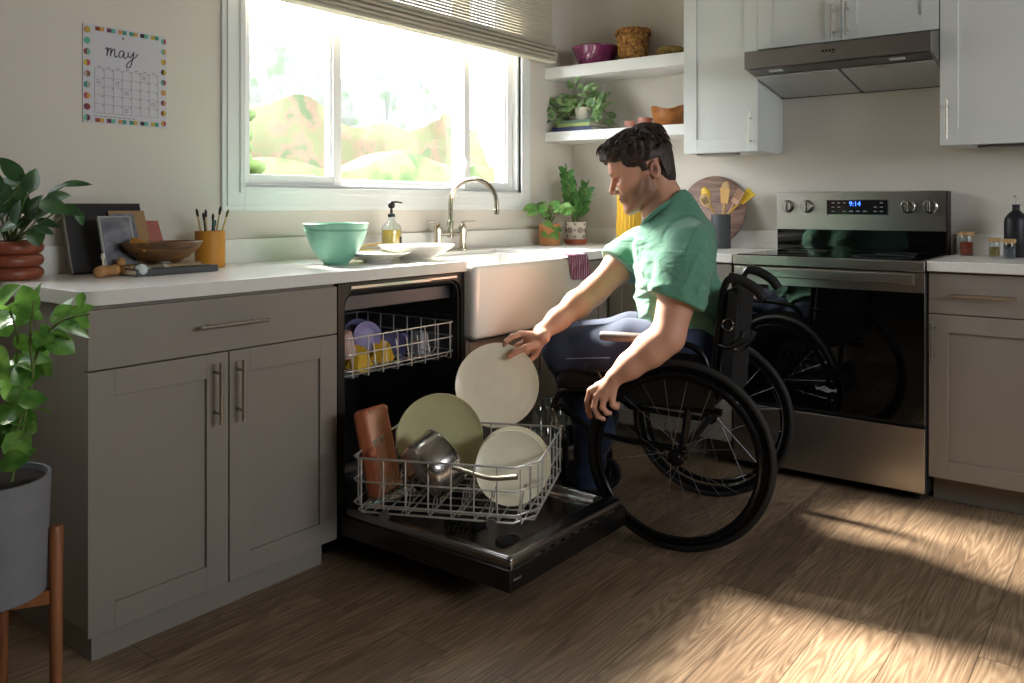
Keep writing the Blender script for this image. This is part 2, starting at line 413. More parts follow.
def make_window(name, x0, x1, mainw):
    r = setting(name, ((x0+x1)/2, 0, WZ0))
    z0, z1 = WZ0, WZ1
    c = MB()  # casing on the wall face, stepped profile
    for k, (w_, t0) in enumerate(((.088, .012), (.070, .018), (.022, .024))):
        o = .088-.0  # outer edge
        a = w_
        c.box(x0-a, -t0, z0-a, x0, -.0, z1+a); c.box(x1, -t0, z0-a, x1+a, 0, z1+a)
        c.box(x0, -t0, z0-a, x1, 0, z0); c.box(x0, -t0, z1, x1, 0, z1+a)
    build('window_casing', c, M_trim, r, bevel=.002)
    c = MB()
    c.box(x0, -.0, z0, x0+.012, .15, z1); c.box(x1-.012, 0, z0, x1, .15, z1); c.box(x0, 0, z0, x1, .15, z0+.012); c.box(x0, 0, z1-.012, x1, .15, z1)
    c.box(x0+.012, .035, z0+.012, x1-.012, .052, z0+.022)
    build('window_frame', c, M_trim, r, bevel=.0015)
    def sash(xa, xb, y0, y1, fw, fb):
        s_ = MB(); za, zb = z0+.014, z1-.014
        s_.box(xa, y0, za, xa+fw, y1, zb); s_.box(xb-fw, y0, za, xb, y1, zb); s_.box(xa+fw, y0, za, xb-fw, y1, za+fb); s_.box(xa+fw, y0, zb-fb, xb-fw, y1, zb)
        s_.box(xa+fw, y0+.012, za+fb, xa+fw+.008, y1-.008, zb-fb); s_.box(xb-fw-.008, y0+.012, za+fb, xb-fw, y1-.008, zb-fb)
        o = build('sash', s_, M_sat, r, bevel=.002)
        build('window_pane', MB().box(xa+fw, (y0+y1)/2, za+fb, xb-fw, (y0+y1)/2+.003, zb-fb), M_pane, o, smooth=0)
        return o
    if mainw:
        sash(x0+.012, -1.672, .03, .062, .042, .036)
        sash(-1.70, -.875, .075, .105, .034, .03)
        s3 = sash(-.90, x1-.012, .03, .062, .042, .036)
        l = MB().box(-.905, .018, 1.30, -.885, .032, 1.36); l.box(-.90, .012, 1.315, -.89, .02, 1.345); build('sash_latch', l, M_sat, s3, bevel=.002)
    else:
        m_ = (x0+x1)/2; sash(x0+.012, m_+.02, .03, .062, .042, .036); sash(m_-.02, x1-.012, .075, .105, .04, .036)
    return r
make_window('window_1', WX0, WX1, True)
make_window('unseen_window_2', VX0, VX1, False)  # added out of view so sun reaches the foreground plant

# ---- woven blind over the sink window
b_root = thing('window_blind', 'cream woven-wood blind gathered at the top of the window', 'blind', (-1.3, -.07, 1.885))
bl = MB()
M_blind = mat('woven_blind', 'c9c2b0', .7, var=.15, vs=40, stretch=(1, 30, 30))
bt = M_blind.node_tree; 
M_blind.node_tree.nodes['Principled BSDF'].inputs['Transmission Weight'].default_value = .0
z = 1.985
while z < 2.42:
    bl.box(-2.36, -.083, z, -.315, -.077, z+.0115); z += .0145
for k, xx in enumerate(np.linspace(-2.3, -.37, 8)):
    bl.tube([(xx, -.080, 1.95), (xx, -.080, 2.42)], .0012, 4)
build('woven_slats', bl, M_blind, b_root, smooth=0)
bl = MB()
for i, (zz, dy) in enumerate(((1.885, .050), (1.902, .060), (1.921, .068), (1.943, .062), (1.962, .05))):
    pts = []
    for j in range(9):
        t = PI*j/8-PI/2; pts.append((-.080-dy*.55*math.cos(t), zz+.010+.0085*math.sin(t)))
    pts += [(-.055, zz+.0185), (-.055, zz+.0015)]
    bl.prism(pts, -2.36, -.315, 'yz')
    for j in range(4): bl.box(-2.36, -.080-dy*.56-.001, zz+.004+j*.0035, -.315, -.08-dy*.5, zz+.006+j*.0035)
build('gathered_folds', bl, M_blind, b_root, smooth=50)

# ================================================================ cabinets
def bar_pull(mb_parent, a, b, out, r=.0055):
    "bar handle between two points, standing off along out"
    a, b, out = Vector(a), Vector(b), Vector(out); d = (b-a).normalized(); L_ = (b-a).length
    m_ = MB(); m_.tube([a+out, b+out], r, 12)
    for t in (.17, .83):
        p = a+d*L_*t; m_.tube([p, p+out], r*.8, 8)
    return build('handle', m_, M_nick, mb_parent)
def shaker(axis, a0, a1, z0, z1, f, back, m, parent, name='door', st=.066, rec=.009):
    """door front lying in plane axis=f (outer face) with thickness toward back; a = the other horizontal axis"""
    d = MB(); s_ = 1 if back > f else -1; i = f+s_*rec
    def bx(p0, p1, q0, q1, ff, bb):
        if axis == 'y': d.box(p0, ff, q0, p1, bb, q1)
        else: d.box(ff, p0, q0, bb, p1, q1)
    bx(a0, a0+st, z0, z1, f, back); bx(a1-st, a1, z0, z1, f, back)
    bx(a0+st, a1-st, z0, z0+st, f, back); bx(a0+st, a1-st, z1-st, z1, f, back)
    bx(a0+st-.001, a1-st+.001, z0+st-.001, z1-st+.001, i, back)
    return build(name, d, m, parent, bevel=.0012)
def slab(axis, a0, a1, z0, z1, f, back, m, parent, name='drawer'):
    d = MB()
    if axis == 'y': d.box(a0, f, z0, a1, back, z1)
    else: d.box(f, a0, z0, back, a1, z1)
    return build(name, d, m, parent, bevel=.0015)
# left base cabinet
c1 = thing('base_cabinet', 'greige base cabinet with one drawer above two shaker doors, left of dishwasher', 'cabinet', (-2.625, -.3, 0))
build('body', MB().box(-3.010, -.595, .085, -2.238, -.004, .874), M_base, c1, bevel=.001)
build('toe_kick', MB().box(-2.992, -.592, 0, -2.285, -.02, .085), M_base, c1)
dr = slab('y', -3.012, -2.243, .7185, .866, -.616, -.596, M_base, c1); bar_pull(dr, (-2.731, -.616, .794), (-2.517, -.616, .794), (0, -.032, 0))
d1 = shaker('y', -3.012, -2.629, .070, .7145, -.616, -.596, M_base, c1); bar_pull(d1, (-2.672, -.616, .525), (-2.672, -.616, .692), (0, -.032, 0))
d2 = shaker('y', -2.625, -2.243, .070, .7145, -.616, -.596, M_base, c1); bar_pull(d2, (-2.601, -.616, .522), (-2.601, -.616, .690), (0, -.032, 0))
# sink base
c2 = thing('base_cabinet', 'greige sink base cabinet under the white apron sink', 'cabinet', (-1.25, -.3, 0))
build('body', MB().box(-1.602, -.59, .1, -.872, -.004, .612), M_base, c2, bevel=.001)
build('filler_strip', MB().box(-1.624, -.612, .1, -1.603, -.01, .874), M_base, c2, bevel=.001)
build('toe_kick', MB().box(-1.60, -.53, 0, -.872, -.02, .1), M_base, c2)
for a, b_ in ((-1.600, -1.238), (-1.234, -.874)):
    d_ = shaker('y', a, b_, .105, .606, -.612, -.592, M_base, c2)
    xx = b_-.04 if a < -1.5 else a+.04; bar_pull(d_, (xx, -.612, .42), (xx, -.612, .58), (0, -.032, 0))
# corner cabinet + run to the range
c3 = thing('base_cabinet', 'greige corner base cabinet between the sink and the range', 'cabinet', (-.4, -.6, 0))
build('body', MB().box(-.868, -.59, .1, -.004, -.004, .874).box(-.578, -1.232, .1, -.004, -.59, .874), M_base, c3, bevel=.001)
build('toe_kick', MB().box(-.868, -.53, 0, -.02, -.02, .1).box(-.50, -1.23, 0, -.02, -.53, .1), M_base, c3)
shaker('y', -.866, -.62, .105, .868, -.612, -.592, M_base, c3)
d_ = shaker('x', -.905, -.615, .105, .868, -.60, -.58, M_base, c3); bar_pull(d_, (-.60, -.87, .62), (-.60, -.87, .78), (-.032, 0, 0))
d_ = shaker('x', -1.228, -.909, .105, .714, -.60, -.58, M_base, c3)
d_ = slab('x', -1.228, -.909, .718, .868, -.60, -.58, M_base, c3)
# right base cabinet
c4 = thing('base_cabinet', 'greige base cabinet with drawer and shaker door, right of the range', 'cabinet', (-.3, -2.4, 0))
build('body', MB().box(-.562, -2.86, .1, -.004, -2.003, .874), M_base, c4, bevel=.001)
build('toe_kick', MB().box(-.494, -2.86, 0, -.02, -2.006, .1), M_base, c4)
dr = slab('x', -2.40, -2.006, .7185, .868, -.582, -.562, M_base, c4); bar_pull(dr, (-.582, -2.300, .792), (-.582, -2.086, .792), (-.032, 0, 0))
dr = slab('x', -2.856, -2.404, .7185, .868, -.582, -.562, M_base, c4); bar_pull(dr, (-.582, -2.72, .792), (-.582, -2.54, .792), (-.032, 0, 0))
d_ = shaker('x', -2.40, -2.006, .104, .7145, -.582, -.562, M_base, c4); bar_pull(d_, (-.582, -2.024, .535), (-.582, -2.024, .690), (-.032, 0, 0))
d_ = shaker('x', -2.856, -2.404, .104, .7145, -.582, -.562, M_base, c4); bar_pull(d_, (-.582, -2.42, .535), (-.582, -2.42, .690), (-.032, 0, 0))
# wall cabinets
u1 = thing('wall_cabinet', 'tall pale wall cabinet with one shaker door, between shelves and range hood', 'cabinet', (-.16, -1.05, 1.37))
build('body', MB().box(-.303, -1.2345, 1.372, -.002, -.864, 2.47), M_up, u1, bevel=.001)
d_ = shaker('x', -1.2345, -.863, 1.370, 2.468, -.323, -.304, M_up, u1); bar_pull(d_, (-.323, -1.203, 1.392), (-.323, -1.203, 1.548), (-.03, 0, 0), .005)
build('puck_light', MB().box(-.26, -1.10, 1.362, -.20, -.90, 1.372), M_steelh, u1, bevel=.002)
u2 = thing('wall_cabinet', 'short pale wall cabinet with two doors above the range hood', 'cabinet', (-.16, -1.615, 1.83))
build('body', MB().box(-.309, -1.993, 1.832, -.002, -1.2365, 2.47), M_up, u2, bevel=.001)
d_ = shaker('x', -1.606, -1.2375, 1.830, 2.468, -.330, -.310, M_up, u2); bar_pull(d_, (-.330, -1.576, 1.842), (-.330, -1.576, 1.985), (-.03, 0, 0), .005)
d_ = shaker('x', -1.992, -1.6095, 1.830, 2.468, -.330, -.310, M_up, u2); bar_pull(d_, (-.330, -1.636, 1.842), (-.330, -1.636, 1.985), (-.03, 0, 0), .005)
u3 = thing('wall_cabinet', 'pale wall cabinet with wide shaker door at right of the range hood', 'cabinet', (-.16, -2.4, 1.36))
build('body', MB().box(-.309, -2.86, 1.364, -.002, -1.9965, 2.47), M_up, u3, bevel=.001)
d_ = shaker('x', -2.46, -1.9965, 1.362, 2.468, -.330, -.310, M_up, u3); bar_pull(d_, (-.330, -2.026, 1.385), (-.330, -2.026, 1.542), (-.03, 0, 0), .005)
d_ = shaker('x', -2.86, -2.464, 1.362, 2.468, -.330, -.310, M_up, u3)
build('puck_light', MB().box(-.26, -2.45, 1.352, -.20, -2.12, 1.364), M_steelh, u3, bevel=.002)
# ---- countertops
ct = thing('countertop', 'white quartz worktop with raised back strip, running round the sink corner', 'countertop', (-1.5, -.3, .876))
t = MB(); CF_ = -.628
t.prism([(-3.03, -.020), (-3.03, -.585), (-3.015, -.612), (-2.985, CF_), (-1.632, CF_), (-1.632, -.136), (-.872, -.136), (-.872, CF_), (-.612, CF_), (-.612, -1.2345), (-.02, -1.2345), (-.02, -.02)], .876, .914)
build('worktop', t, M_stone, ct, bevel=.003)
build('backsplash', MB().box(-3.03, -.02, .876, -.002, -.001, 1.000).box(-.02, -1.2345, .876, -.001, -.02, 1.0), M_stone, ct, bevel=.0015)
ct2 = thing('countertop', 'white quartz worktop with raised back strip, right of the range', 'countertop', (-.3, -2.4, .876))
build('worktop', MB().box(-.605, -2.87, .876, -.02, -2.003, .914), M_stone, ct2, bevel=.003)
build('backsplash', MB().box(-.02, -2.87, .876, -.001, -2.003, 1.0), M_stone, ct2, bevel=.0015)
# ---- floating shelves
tag(build('floating_shelf', MB().box(-.27, -.8615, 1.812, -.001, -.001, 1.873), M_sat, bevel=.002), 'upper floating white shelf holding the purple bowl and basket', 'shelf')
tag(build('floating_shelf', MB().box(-.27, -.8615, 1.470, -.001, -.001, 1.522), M_sat, bevel=.002), 'lower floating white shelf holding books and a trailing plant', 'shelf')

# ================================================================ apron sink and faucet
sk = thing('apron_sink', 'white fireclay apron-front farmhouse sink set into the worktop', 'sink', (-1.25, -.35, .617))
X0, X1, Y0, Y1, Z0, Z1 = -1.631, -.873, -.664, -.137, .617, .900
f = Field((X0-.02, Y0-.02, Z0-.02), (X1+.02, Y1+.02, Z1+.02), .006)
f.rbox(((X0+X1)/2, (Y0+Y1)/2, (Z0+Z1)/2), ((X1-X0)/2, (Y1-Y0)/2, (Z1-Z0)/2), .022, k=.001)
f.rbox(((X0+X1)/2, (Y0+Y1)/2, (Z0+Z1)/2+.12), ((X1-X0)/2-.028, (Y1-Y0)/2-.028, (Z1-Z0)/2+.09), .03, k=.012, mode='sub')
V, F = f.mesh(); mb = MB(); mb.add([tuple(p) for p in V], [tuple(q) for q in F])
o = build('basin', mb, M_porc, sk, smooth=80); s_ = o.modifiers.new('Smooth', 'SMOOTH'); s_.iterations = 3
build('drain', MB().lathe([(0, .0), (.03, .0), (.042, .004), (.045, .002), (.045, -.002)], (-1.25, -.40, .655), 24), M_nick, sk)
M_fauc = mat('polished_nickel', 'c9bfae', .16, 1.)
fa = thing('bridge_faucet', 'tall polished nickel bridge faucet with gooseneck spout behind the sink', 'faucet', (-1.128, -.085, .914))
fx, fy = -1.128, -.085
g = MB(); pts = [(fx, fy, 1.00), (fx, fy, 1.13)]
for i in range(0, 15):
    t_ = PI*i/14*.97; pts.append((fx+.03*(1-math.cos(t_)), fy-.112*(1-math.cos(t_)), 1.13+.112*math.sin(t_)))
pts.append((pts[-1][0], pts[-1][1]-.001, 1.102))
g.tube(pts, .0105, 14); g.lathe([(.0125, 0), (.0125, .022), (.011, .024)], (pts[-1][0], pts[-1][1], 1.082), 16)
build('spout', g, M_fauc, fa)
g = MB(); g.lathe([(.015, 0), (.015, .01), (.012, .02), (.012, .05), (.016, .055), (.016, .075), (.0115, .08)], (fx, fy, .975), 18)
g.tube([(fx-.085, fy, .992), (fx+.085, fy, .992)], .008, 12)
build('bridge', g, M_fauc, fa)
for sx in (-1, 1):
    g = MB(); g.lathe([(.026, 0), (.026, .004), (.018, .008), (.016, .02), (.016, .06), (.018, .065), (.018, .10), (.019, .105), (.015, .118), (.008, .125)], (fx+sx*.085, fy, .914), 18)
    vl = build('valve', g, M_fauc, fa)
    h_ = MB(); h_.tube([(fx+sx*.085, fy, 1.034), (fx+sx*.085, fy, 1.046)], .006, 10)
    h_.tube([(fx+sx*.085-.004*sx, fy, 1.044), (fx+sx*.085+sx*.075, fy-.012, 1.050)], [.006, .0045], 10)
    build('lever_handle', h_, M_fauc, vl)
# ================================================================ range hood
hd = thing('range_hood', 'stainless under-cabinet range hood with two filters above the range', 'range hood', (-.24, -1.615, 1.64))
h0, h1 = -1.9945, -1.2345
g = MB(); g.prism([(-.48, 1.722), (-.48, 1.797), (-.31, 1.829), (-.003, 1.829), (-.003, 1.643), (-.02, 1.643)], h0, h1, 'xz')
build('hood_body', g, M_steelh, hd, bevel=.002)
g = MB()   # recessed underside : dark surround and filters following the slope
sl = (1.722-1.643)/(.46)
def zz(x): return 1.643+(-.02-x)*sl
def plate_(mb, xa, xb, ya, yb, off, th=.004):
    vs = []
    for (x, y) in ((xa, ya), (xb, ya), (xb, yb), (xa, yb)):
        vs.append((x, y, zz(x)-off)); 
    for (x, y) in ((xa, ya), (xb, ya), (xb, yb), (xa, yb)): vs.append((x, y, zz(x)-off-th))
    mb.add(vs, [(0,1,2,3),(7,6,5,4),(0,4,5,1),(1,5,6,2),(2,6,7,3),(3,7,4,0)])
plate_(g, -.47, -.395, h0+.01, h1-.01, .000, .003)
build('front_lip', g, mat('hood_lip', '5b5754', .3, 1.), hd)
M_filt = mat('filter_mesh', 'b9bab8', .42, .6, var=.06, vs=120)
ym = (h0+h1)/2
for a, b_ in ((h0+.012, ym-.006), (ym+.006, h1-.012)):
    g = MB(); plate_(g, -.375, -.03, a, b_, .002, .004); fl = build('filter', g, M_filt, hd, bevel=.001)
    g = MB(); yy = b_-.10 if a > ym else a+.22
    plate_(g, -.366, -.350, yy-.035, yy, .007, .003); build('filter_pull', g, M_steel, fl)
g = MB(); plate_(g, -.029, -.018, h0, h1, .001, .004); build('rear_seam', g, M_gap, hd)
for yy in (-1.36, -1.86):
    g = MB(); plate_(g, -.445, -.420, yy-.03, yy+.03, .003, .003); build('hood_lamp', g, mat('lamp_glass', 'd8dcda', .15), hd, bevel=.001)
for i in range(4):
    y = -1.578-.0145*i
    build('button', MB().box(-.4835, y-.0045, 1.760, -.48, y+.0045, 1.7695), M_black, hd, bevel=.0008)
build('indicator_strip', MB().box(-.4808, -1.632, 1.7535, -.48, -1.61, 1.756), M_black, hd)

# ================================================================ range
rg = thing('electric_range', 'freestanding stainless electric range with black glass oven door', 'range', (-.32, -1.62, 0))
ya, yb = -2.0, -1.240
g = MB().box(-.585, ya, .03, -.02, yb, .905)
build('body', g, mat('range_side', '2a2a2b', .5, .3), rg, bevel=.002)
g = MB()
for y in (ya+.05, yb-.05):
    for x in (-.54, -.08): g.lathe([(.018, 0), (.018, .01), (.01, .012), (.01, .03)], (x, y, 0), 12)
build('leveling_feet', g, M_black, rg)
g = MB().box(-.609, ya+.002, .040, -.586, yb-.002, .283); build('storage_drawer', g, M_steel, rg, bevel=.003)
g = MB().box(-.609, ya+.002, .290, -.586, yb-.002, .868); od = build('oven_door', g, M_steel, rg, bevel=.003)
g = MB().box(-.612, ya+.003, .292, -.6085, yb-.003, .793); build('door_glass', g, M_blackglass, od, bevel=.001)
g = MB().box(-.6135, ya+.003, .292, -.6085, yb-.003, .302); build('glass_trim', g, M_black, od)
g = MB(); g.prism(rrect(.016, .040, .005), ya+.028, yb-.028, 'xz'); g.v = [(x-.656, y, z+.848) for x, y, z in g.v]
for y in (ya+.06, yb-.06): g.box(-.650, y-.014, .838, -.606, y+.014, .858)
build('handle', g, M_steel, od, bevel=.001)
# maker's mark on the glass, small and pale
def text(name, s, size, loc, rot, m, parent, ext=.0006, align='CENTER'):
    cu = bpy.data.curves.new(name, 'FONT'); cu.body = s; cu.size = size; cu.extrude = ext; cu.align_x = align; cu.align_y = 'CENTER'; cu.resolution_u = 3
    t = bpy.data.objects.new(name, cu); col.objects.link(t)
    t.parent = parent; I = wm(parent).inverted() @ Matrix.LocRotScale(Vector(loc), rot, None)
    dg = bpy.context.evaluated_depsgraph_get(); me = bpy.data.meshes.new_from_object(t.evaluated_get(dg))
    bpy.data.objects.remove(t); bpy.data.curves.remove(cu)
    me.transform(I); me.materials.clear(); me.materials.append(m)
    o = bpy.data.objects.new(name, me); o.parent = parent; col.objects.link(o); return o
from mathutils import Euler
RB = Euler((PI/2, 0, -PI/2)).to_quaternion()      # faces -x, reads from the room
RA = Euler((PI/2, 0, 0)).to_quaternion()          # faces -y
M_mark = mat('pale_mark', 'b8b8b8', .4, .3)
pm = on(826, 389.5, 'x', -.6125)
text('maker_mark', 'Whirlpool', .020, (-.6125, pm.y, pm.z), RB, M_mark, od)
g = MB(); g.tube([(-.6128, pm.y+.016*math.cos(t)*1.0, pm.z+.009*math.sin(t)+.005*math.cos(t)) for t in np.linspace(.2, 5.2, 22)], .0011, 5); build('maker_swirl', g, M_mark, od)
# cooktop
g = MB().box(-.620, ya, .872, -.10, yb, .9125)
build('cooktop_frame', g, M_steel, rg, bevel=.004)
g = MB().box(-.598, ya+.012, .9125, -.10, yb-.012, .9165); ckt = build('glass_cooktop', g, mat('ceramic_glass', '08080a', .06), rg, bevel=.001)
g = MB()
for (x, y, r) in ((-.45, -1.43, .10), (-.45, -1.81, .115), (-.23, -1.43, .08), (-.23, -1.81, .08)):
    g.tube([(x+r*math.cos(t), y+r*math.sin(t), .9166) for t in np.linspace(0, 2*PI, 40)[:-1]], .0008, 4, closed=True)
build('burner_ring', g, mat('ring_grey', '4a4a4c', .4), ckt)
# back guard
g = MB().box(-.100, ya+.018, .905, -.022, yb, 1.186); bgd = build('back_guard', g, M_steel, rg, bevel=.003)
build('vent_band', MB().box(-.104, ya+.022, .917, -.099, yb-.004, 1.012), M_blackglass, bgd, bevel=.001)
build('end_cap', MB().box(-.102, ya+.0175, .915, -.024, ya+.022, 1.183), M_black, bgd)
build('display_bezel', MB().box(-.1025, -1.744, 1.079, -.0995, -1.474, 1.149), mat('bezel', 'c2c0bc', .25, 1.), bgd)
dp = build('control_display', MB().box(-.1045, -1.741, 1.082, -.102, -1.477, 1.146), mat('display_black', '1a1719', .12), bgd)
text('clock_digits', '9:14', .030, (-.1047, -1.602, 1.129), RB, mat('clock_blue', '3a6cff', .5, emit=3.), dp)
g = MB()
for r_, zz_ in enumerate((1.134, 1.115, 1.096)):
    for j, y in enumerate((-1.505, -1.531, -1.556, -1.69, -1.716)):
        if (r_+j) % 4 != 3: g.box(-.1049, y-.0065, zz_-.002, -.1044, y+.0065, zz_+.002)
for y in (-1.585, -1.615, -1.645): g.box(-.1049, y-.008, 1.094, -.1044, y+.008, 1.0985)
build('key_legends', g, mat('key_grey', '8a8a8e', .5), dp)
M_knob = mat('knob_steel', 'c4c0ba', .22, 1.)
for y in (-1.292, -1.385, -1.826, -1.915):
    g = MB(); g.lathe([(.030, 0), (.030, .004), (.0265, .006), (.0255, .022), (.0235, .026), (0, .026)], (-.100, y, 1.118), 32, axis=(-1, 0, 0))
    kb = build('knob', g, M_knob, bgd)
    g = MB().box(-.137, y-.0055, 1.094, -.124, y+.0055, 1.142); build('knob_grip', g, M_knob, kb, bevel=.002)
    build('knob_skirt', MB().lathe([(.0305, 0), (.0305, .003), (.027, .003)], (-.0995, y, 1.118), 32, axis=(-1, 0, 0)), M_black, kb)

# ================================================================ dishwasher
M_dws = mat('dark_stainless', '39373a', .3, .9)
M_tub = mat('tub_steel', '6a686a', .3, .9)
M_wire = mat('rack_wire', 'd0cecb', .3, .5)
dw = thing('dishwasher', 'built-in dark stainless dishwasher standing open with both racks loaded', 'dishwasher', (-1.93, -.35, 0))
x0, x1 = -2.235, -1.627
g = MB()
g.box(x0, -.590, .095, x0+.022, -.03, .868); g.box(x1-.022, -.590, .095, x1, -.03, .868); g.box(x0, -.05, .095, x1, -.03, .868)
g.box(x0, -.590, .846, x1, -.03, .868); g.box(x0, -.590, .095, x1, -.03, .130)
build('tub', g, M_tub, dw, bevel=.002)
g = MB()   # door frame and rubber gasket with rounded upper corners
def ringprism(mb, o_, i_, y0, y1):
    n = len(o_); vs = []
    for y in (y0, y1):
        vs += [(a, y, b) for a, b in o_]+[(a, y, b) for a, b in i_]
    fs = []
    for k in range(n):
        k2 = (k+1) % n
        fs += [(k, k2, n+k2, n+k), (2*n+k, 3*n+k, 3*n+k2, 2*n+k2), (k, 2*n+k, 2*n+k2, k2), (n+k, n+k2, 3*n+k2, 3*n+k)]
    mb.add(vs, fs)
cx_, cz_ = (x0+x1)/2, (.105+.872)/2
o_ = [(a+cx_, b+cz_) for a, b in rrect(x1-x0, .767, .006, 6)]; i_ = [(a+cx_-.0, b+cz_-.0) for a, b in rrect(x1-x0-.046, .717, .05, 6)]
ringprism(g, o_, i_, -.612, -.588); build('door_frame', g, mat('dw_frame', '3a3a3a', .35, .7), dw, bevel=.001)
g = MB(); pts = [(a+cx_, -.600, b+cz_) for a, b in rrect(x1-x0-.058, .705, .05, 6)]; g.tube(pts, .006, 8, closed=True); build('gasket', g, M_rub, dw)
g = MB().box(x0+.05, -.617, .852, x1-.19, -.603, .862).box(x1-.20, -.617, .855, x1-.05, -.603, .863); build('mounting_bracket', g, mat('bracket', 'b9b9bb', .3, 1.), dw, bevel=.001)
g = MB()
for zz_ in (.71, .695):
    for xx in (x0+.028, x1-.028): g.box(xx-.006, -.57, zz_-.004, xx+.006, -.06, zz_+.004)
for zz_ in (.33, .34): g.box(x0+.022, -.57, zz_, x0+.032, -.06, zz_+.006)
for xx in (x0+.0225, x1-.0225):
    for yy in (-.5, -.3): g.lathe([(.012, -.008), (.012, .008)], (xx, yy, .70), 14, axis=(1, 0, 0))
build('rack_rails', g, mat('rail_grey', '77777a', .3, .9), dw, bevel=.001)
g = MB().box(x0+.024, -.40, .80, x1-.024, -.37, .835).box(x0+.024, -.56, .775, x1-.024, -.545, .825)
build('third_level_tray', g, mat('tray_grey', '55555a', .4, .4), dw, bevel=.004)
g = MB().box(cx_-.02, -.075, .13, cx_+.02, -.05, .84)
for k in range(5): g.box(x0+.05, -.056, .2+.13*k, x1-.05, -.050, .208+.13*k)
build('water_column', g, mat('column_grey', '4a4a4c', .35, .5), dw, bevel=.003)
g = MB().box(cx_-.24, -.34, .50, cx_+.24, -.29, .512); g.lathe([(.035, 0), (.035, .03), (.02, .04)], (cx_, -.315, .495), 16); build('upper_spray_arm', g, mat('arm_grey', '6d6e70', .4), dw, bevel=.003)
g = MB().box(cx_-.22, -.37, .165, cx_+.22, -.31, .178); g.lathe([(.05, 0), (.05, .02), (.03, .035)], (cx_, -.34, .13), 16); build('lower_spray_arm', g, MATS['arm_grey'], dw, bevel=.003)
# upper rack
ux0, ux1, uy0, uy1, uz0, uz1 = x0+.035, x1-.045, -.605, -.10, .585, .692
g = MB(); R_ = .0024
for z in (uz1, (uz0+uz1)/2, uz0): g.tube([(a+(ux0+ux1)/2, b+(uy0+uy1)/2, z) for a, b in rrect(ux1-ux0, uy1-uy0, .03, 3)], R_, 6, closed=True)
for i in range(8):
    x = ux0+.03+(ux1-ux0-.06)*i/7; g.tube(spline([(x, uy0, uz1), (x, uy0, uz0), (x, uy0+.02, uz0-.022), (x, (uy0+uy1)/2, uz0-.01+.012*(i % 2)), (x, uy1-.02, uz0-.022), (x, uy1, uz0), (x, uy1, uz1)], 3), R_, 6)
for i in range(7):
    y = uy0+.03+(uy1-uy0-.06)*i/6
    g.tube([(ux0, y, uz1), (ux0, y, uz0), (ux0+.02, y, uz0-.02), (ux1-.02, y, uz0-.02), (ux1, y, uz0), (ux1, y, uz1)], R_, 6)
for i in range(9):
    x = ux0+.05+(ux1-ux0-.1)*i/8
    for y in (-.52, -.36, -.24): g.tube([(x, y, uz0-.018), (x, y+.012, uz0+.06)], .0018, 6)
build('upper_rack', g, M_wire, dw, smooth=60)
# door, lying open
g = MB()
g.box(x0, -1.304, .080, x1+.001, -.622, .142)
dd = build('door', g, mat('door_steel', '4a4849', .26, .95), dw, bevel=.004)
f = Field((x0-.01, -1.32, .12), (x1+.01, -.60, .20), .005)
f.rbox((cx_, -.963, .150), (.296, .335, .022), .014, k=.001)
f.rbox((cx_, -.948, .190), (.262, .290, .042), .03, k=.012, mode='sub')
V, F = f.mesh(); mb = MB(); mb.add([tuple(p) for p in V], [tuple(q) for q in F])
o = build('inner_liner', mb, mat('liner_steel', '8c8a8a', .22, 1.), dd, smooth=80); s_ = o.modifiers.new('Smooth', 'SMOOTH'); s_.iterations = 3
g = MB().box(cx_-.16, -1.06, .148, cx_+.02, -.93, .157); dpn = build('detergent_dispenser', g, M_black, dd, bevel=.003)
g = MB().box(cx_-.15, -1.05, .157, cx_-.06, -.94, .161).lathe([(.022, 0), (.022, .006), (.018, .008), (0, .008)], (cx_-.01, -.965, .157), 16); build('dispenser_lid', g, mat('lid_grey', '2a2a2c', .3), dpn, bevel=.001)
g = MB(); g.lathe([(.040, 0), (.040, .004), (.034, .010), (.030, .010), (.028, .006), (0, .006)], (cx_-.165, -1.19, .148), 28)
vent = build('vent_cap', g, M_black, dd)
g = MB()
for i in range(6): g.box(cx_-.189, -1.213+i*.009, .154, cx_-.141, -1.209+i*.009, .157)
build('vent_slats', g, MATS['lid_grey'], vent)
g = MB()
for k in range(7): g.box(x0+.12+k*.05, -1.300, .142, x0+.145+k*.05, -1.292, .1435)
g.box(x1-.12, -1.299, .142, x1-.06, -1.287, .1445)
build('control_keys', g, mat('key_silver', '9a9a9c', .3, 1.), dd)
g = MB().box(x1-.09, -1.245, .171, x1-.05, -1.235, .175); build('latch_strike', g, MATS['key_silver'], dd)
text('maker_mark', 'Whirlpool', .008, (x0+.03, -1.3047, .112), RA, M_mark, dd)
build('kick_plate', MB().box(x0+.005, -.54, .002, x1-.005, -.52, .093), M_black, dw)
build('base_pan', MB().box(x0+.01, -.52, .0, x1-.01, -.04, .094), M_black, dw)
# lower rack, pulled off its rails and turned on the door
ang = math.radians(25)
RK = Matrix.Translation((-2.350, -.806, 0)) @ Matrix.Rotation(ang, 4, 'Z')     # local x across, -y to the front
LW, LL, lz0, lz1 = .46, .545, .226, .385
g = MB(); R_ = .0026
outline = [(.02, 0), (LW-.02, 0), (LW, -.02), (LW, -LL+.03), (LW-.03, -LL), (.075, -LL), (0, -LL+.055), (0, -.02)]
for z in (lz1, lz0+.025, (lz0+lz1)/2+.012): g.tube([(a, b, z) for a, b in outline], R_ if z < lz1 else .0034, 6, closed=True, M=RK)
g.tube([(a*.96+.01, b*.96-.01, lz0) for a, b in outline], .003, 6, closed=True, M=RK)
for i in range(8):
    y = -.03-(LL-.07)*i/7
    g.tube([(0, y, lz1), (0, y, lz0+.025), (.01, y, lz0), (LW-.01, y, lz0), (LW, y, lz0+.025), (LW, y, lz1)], R_, 6, M=RK)
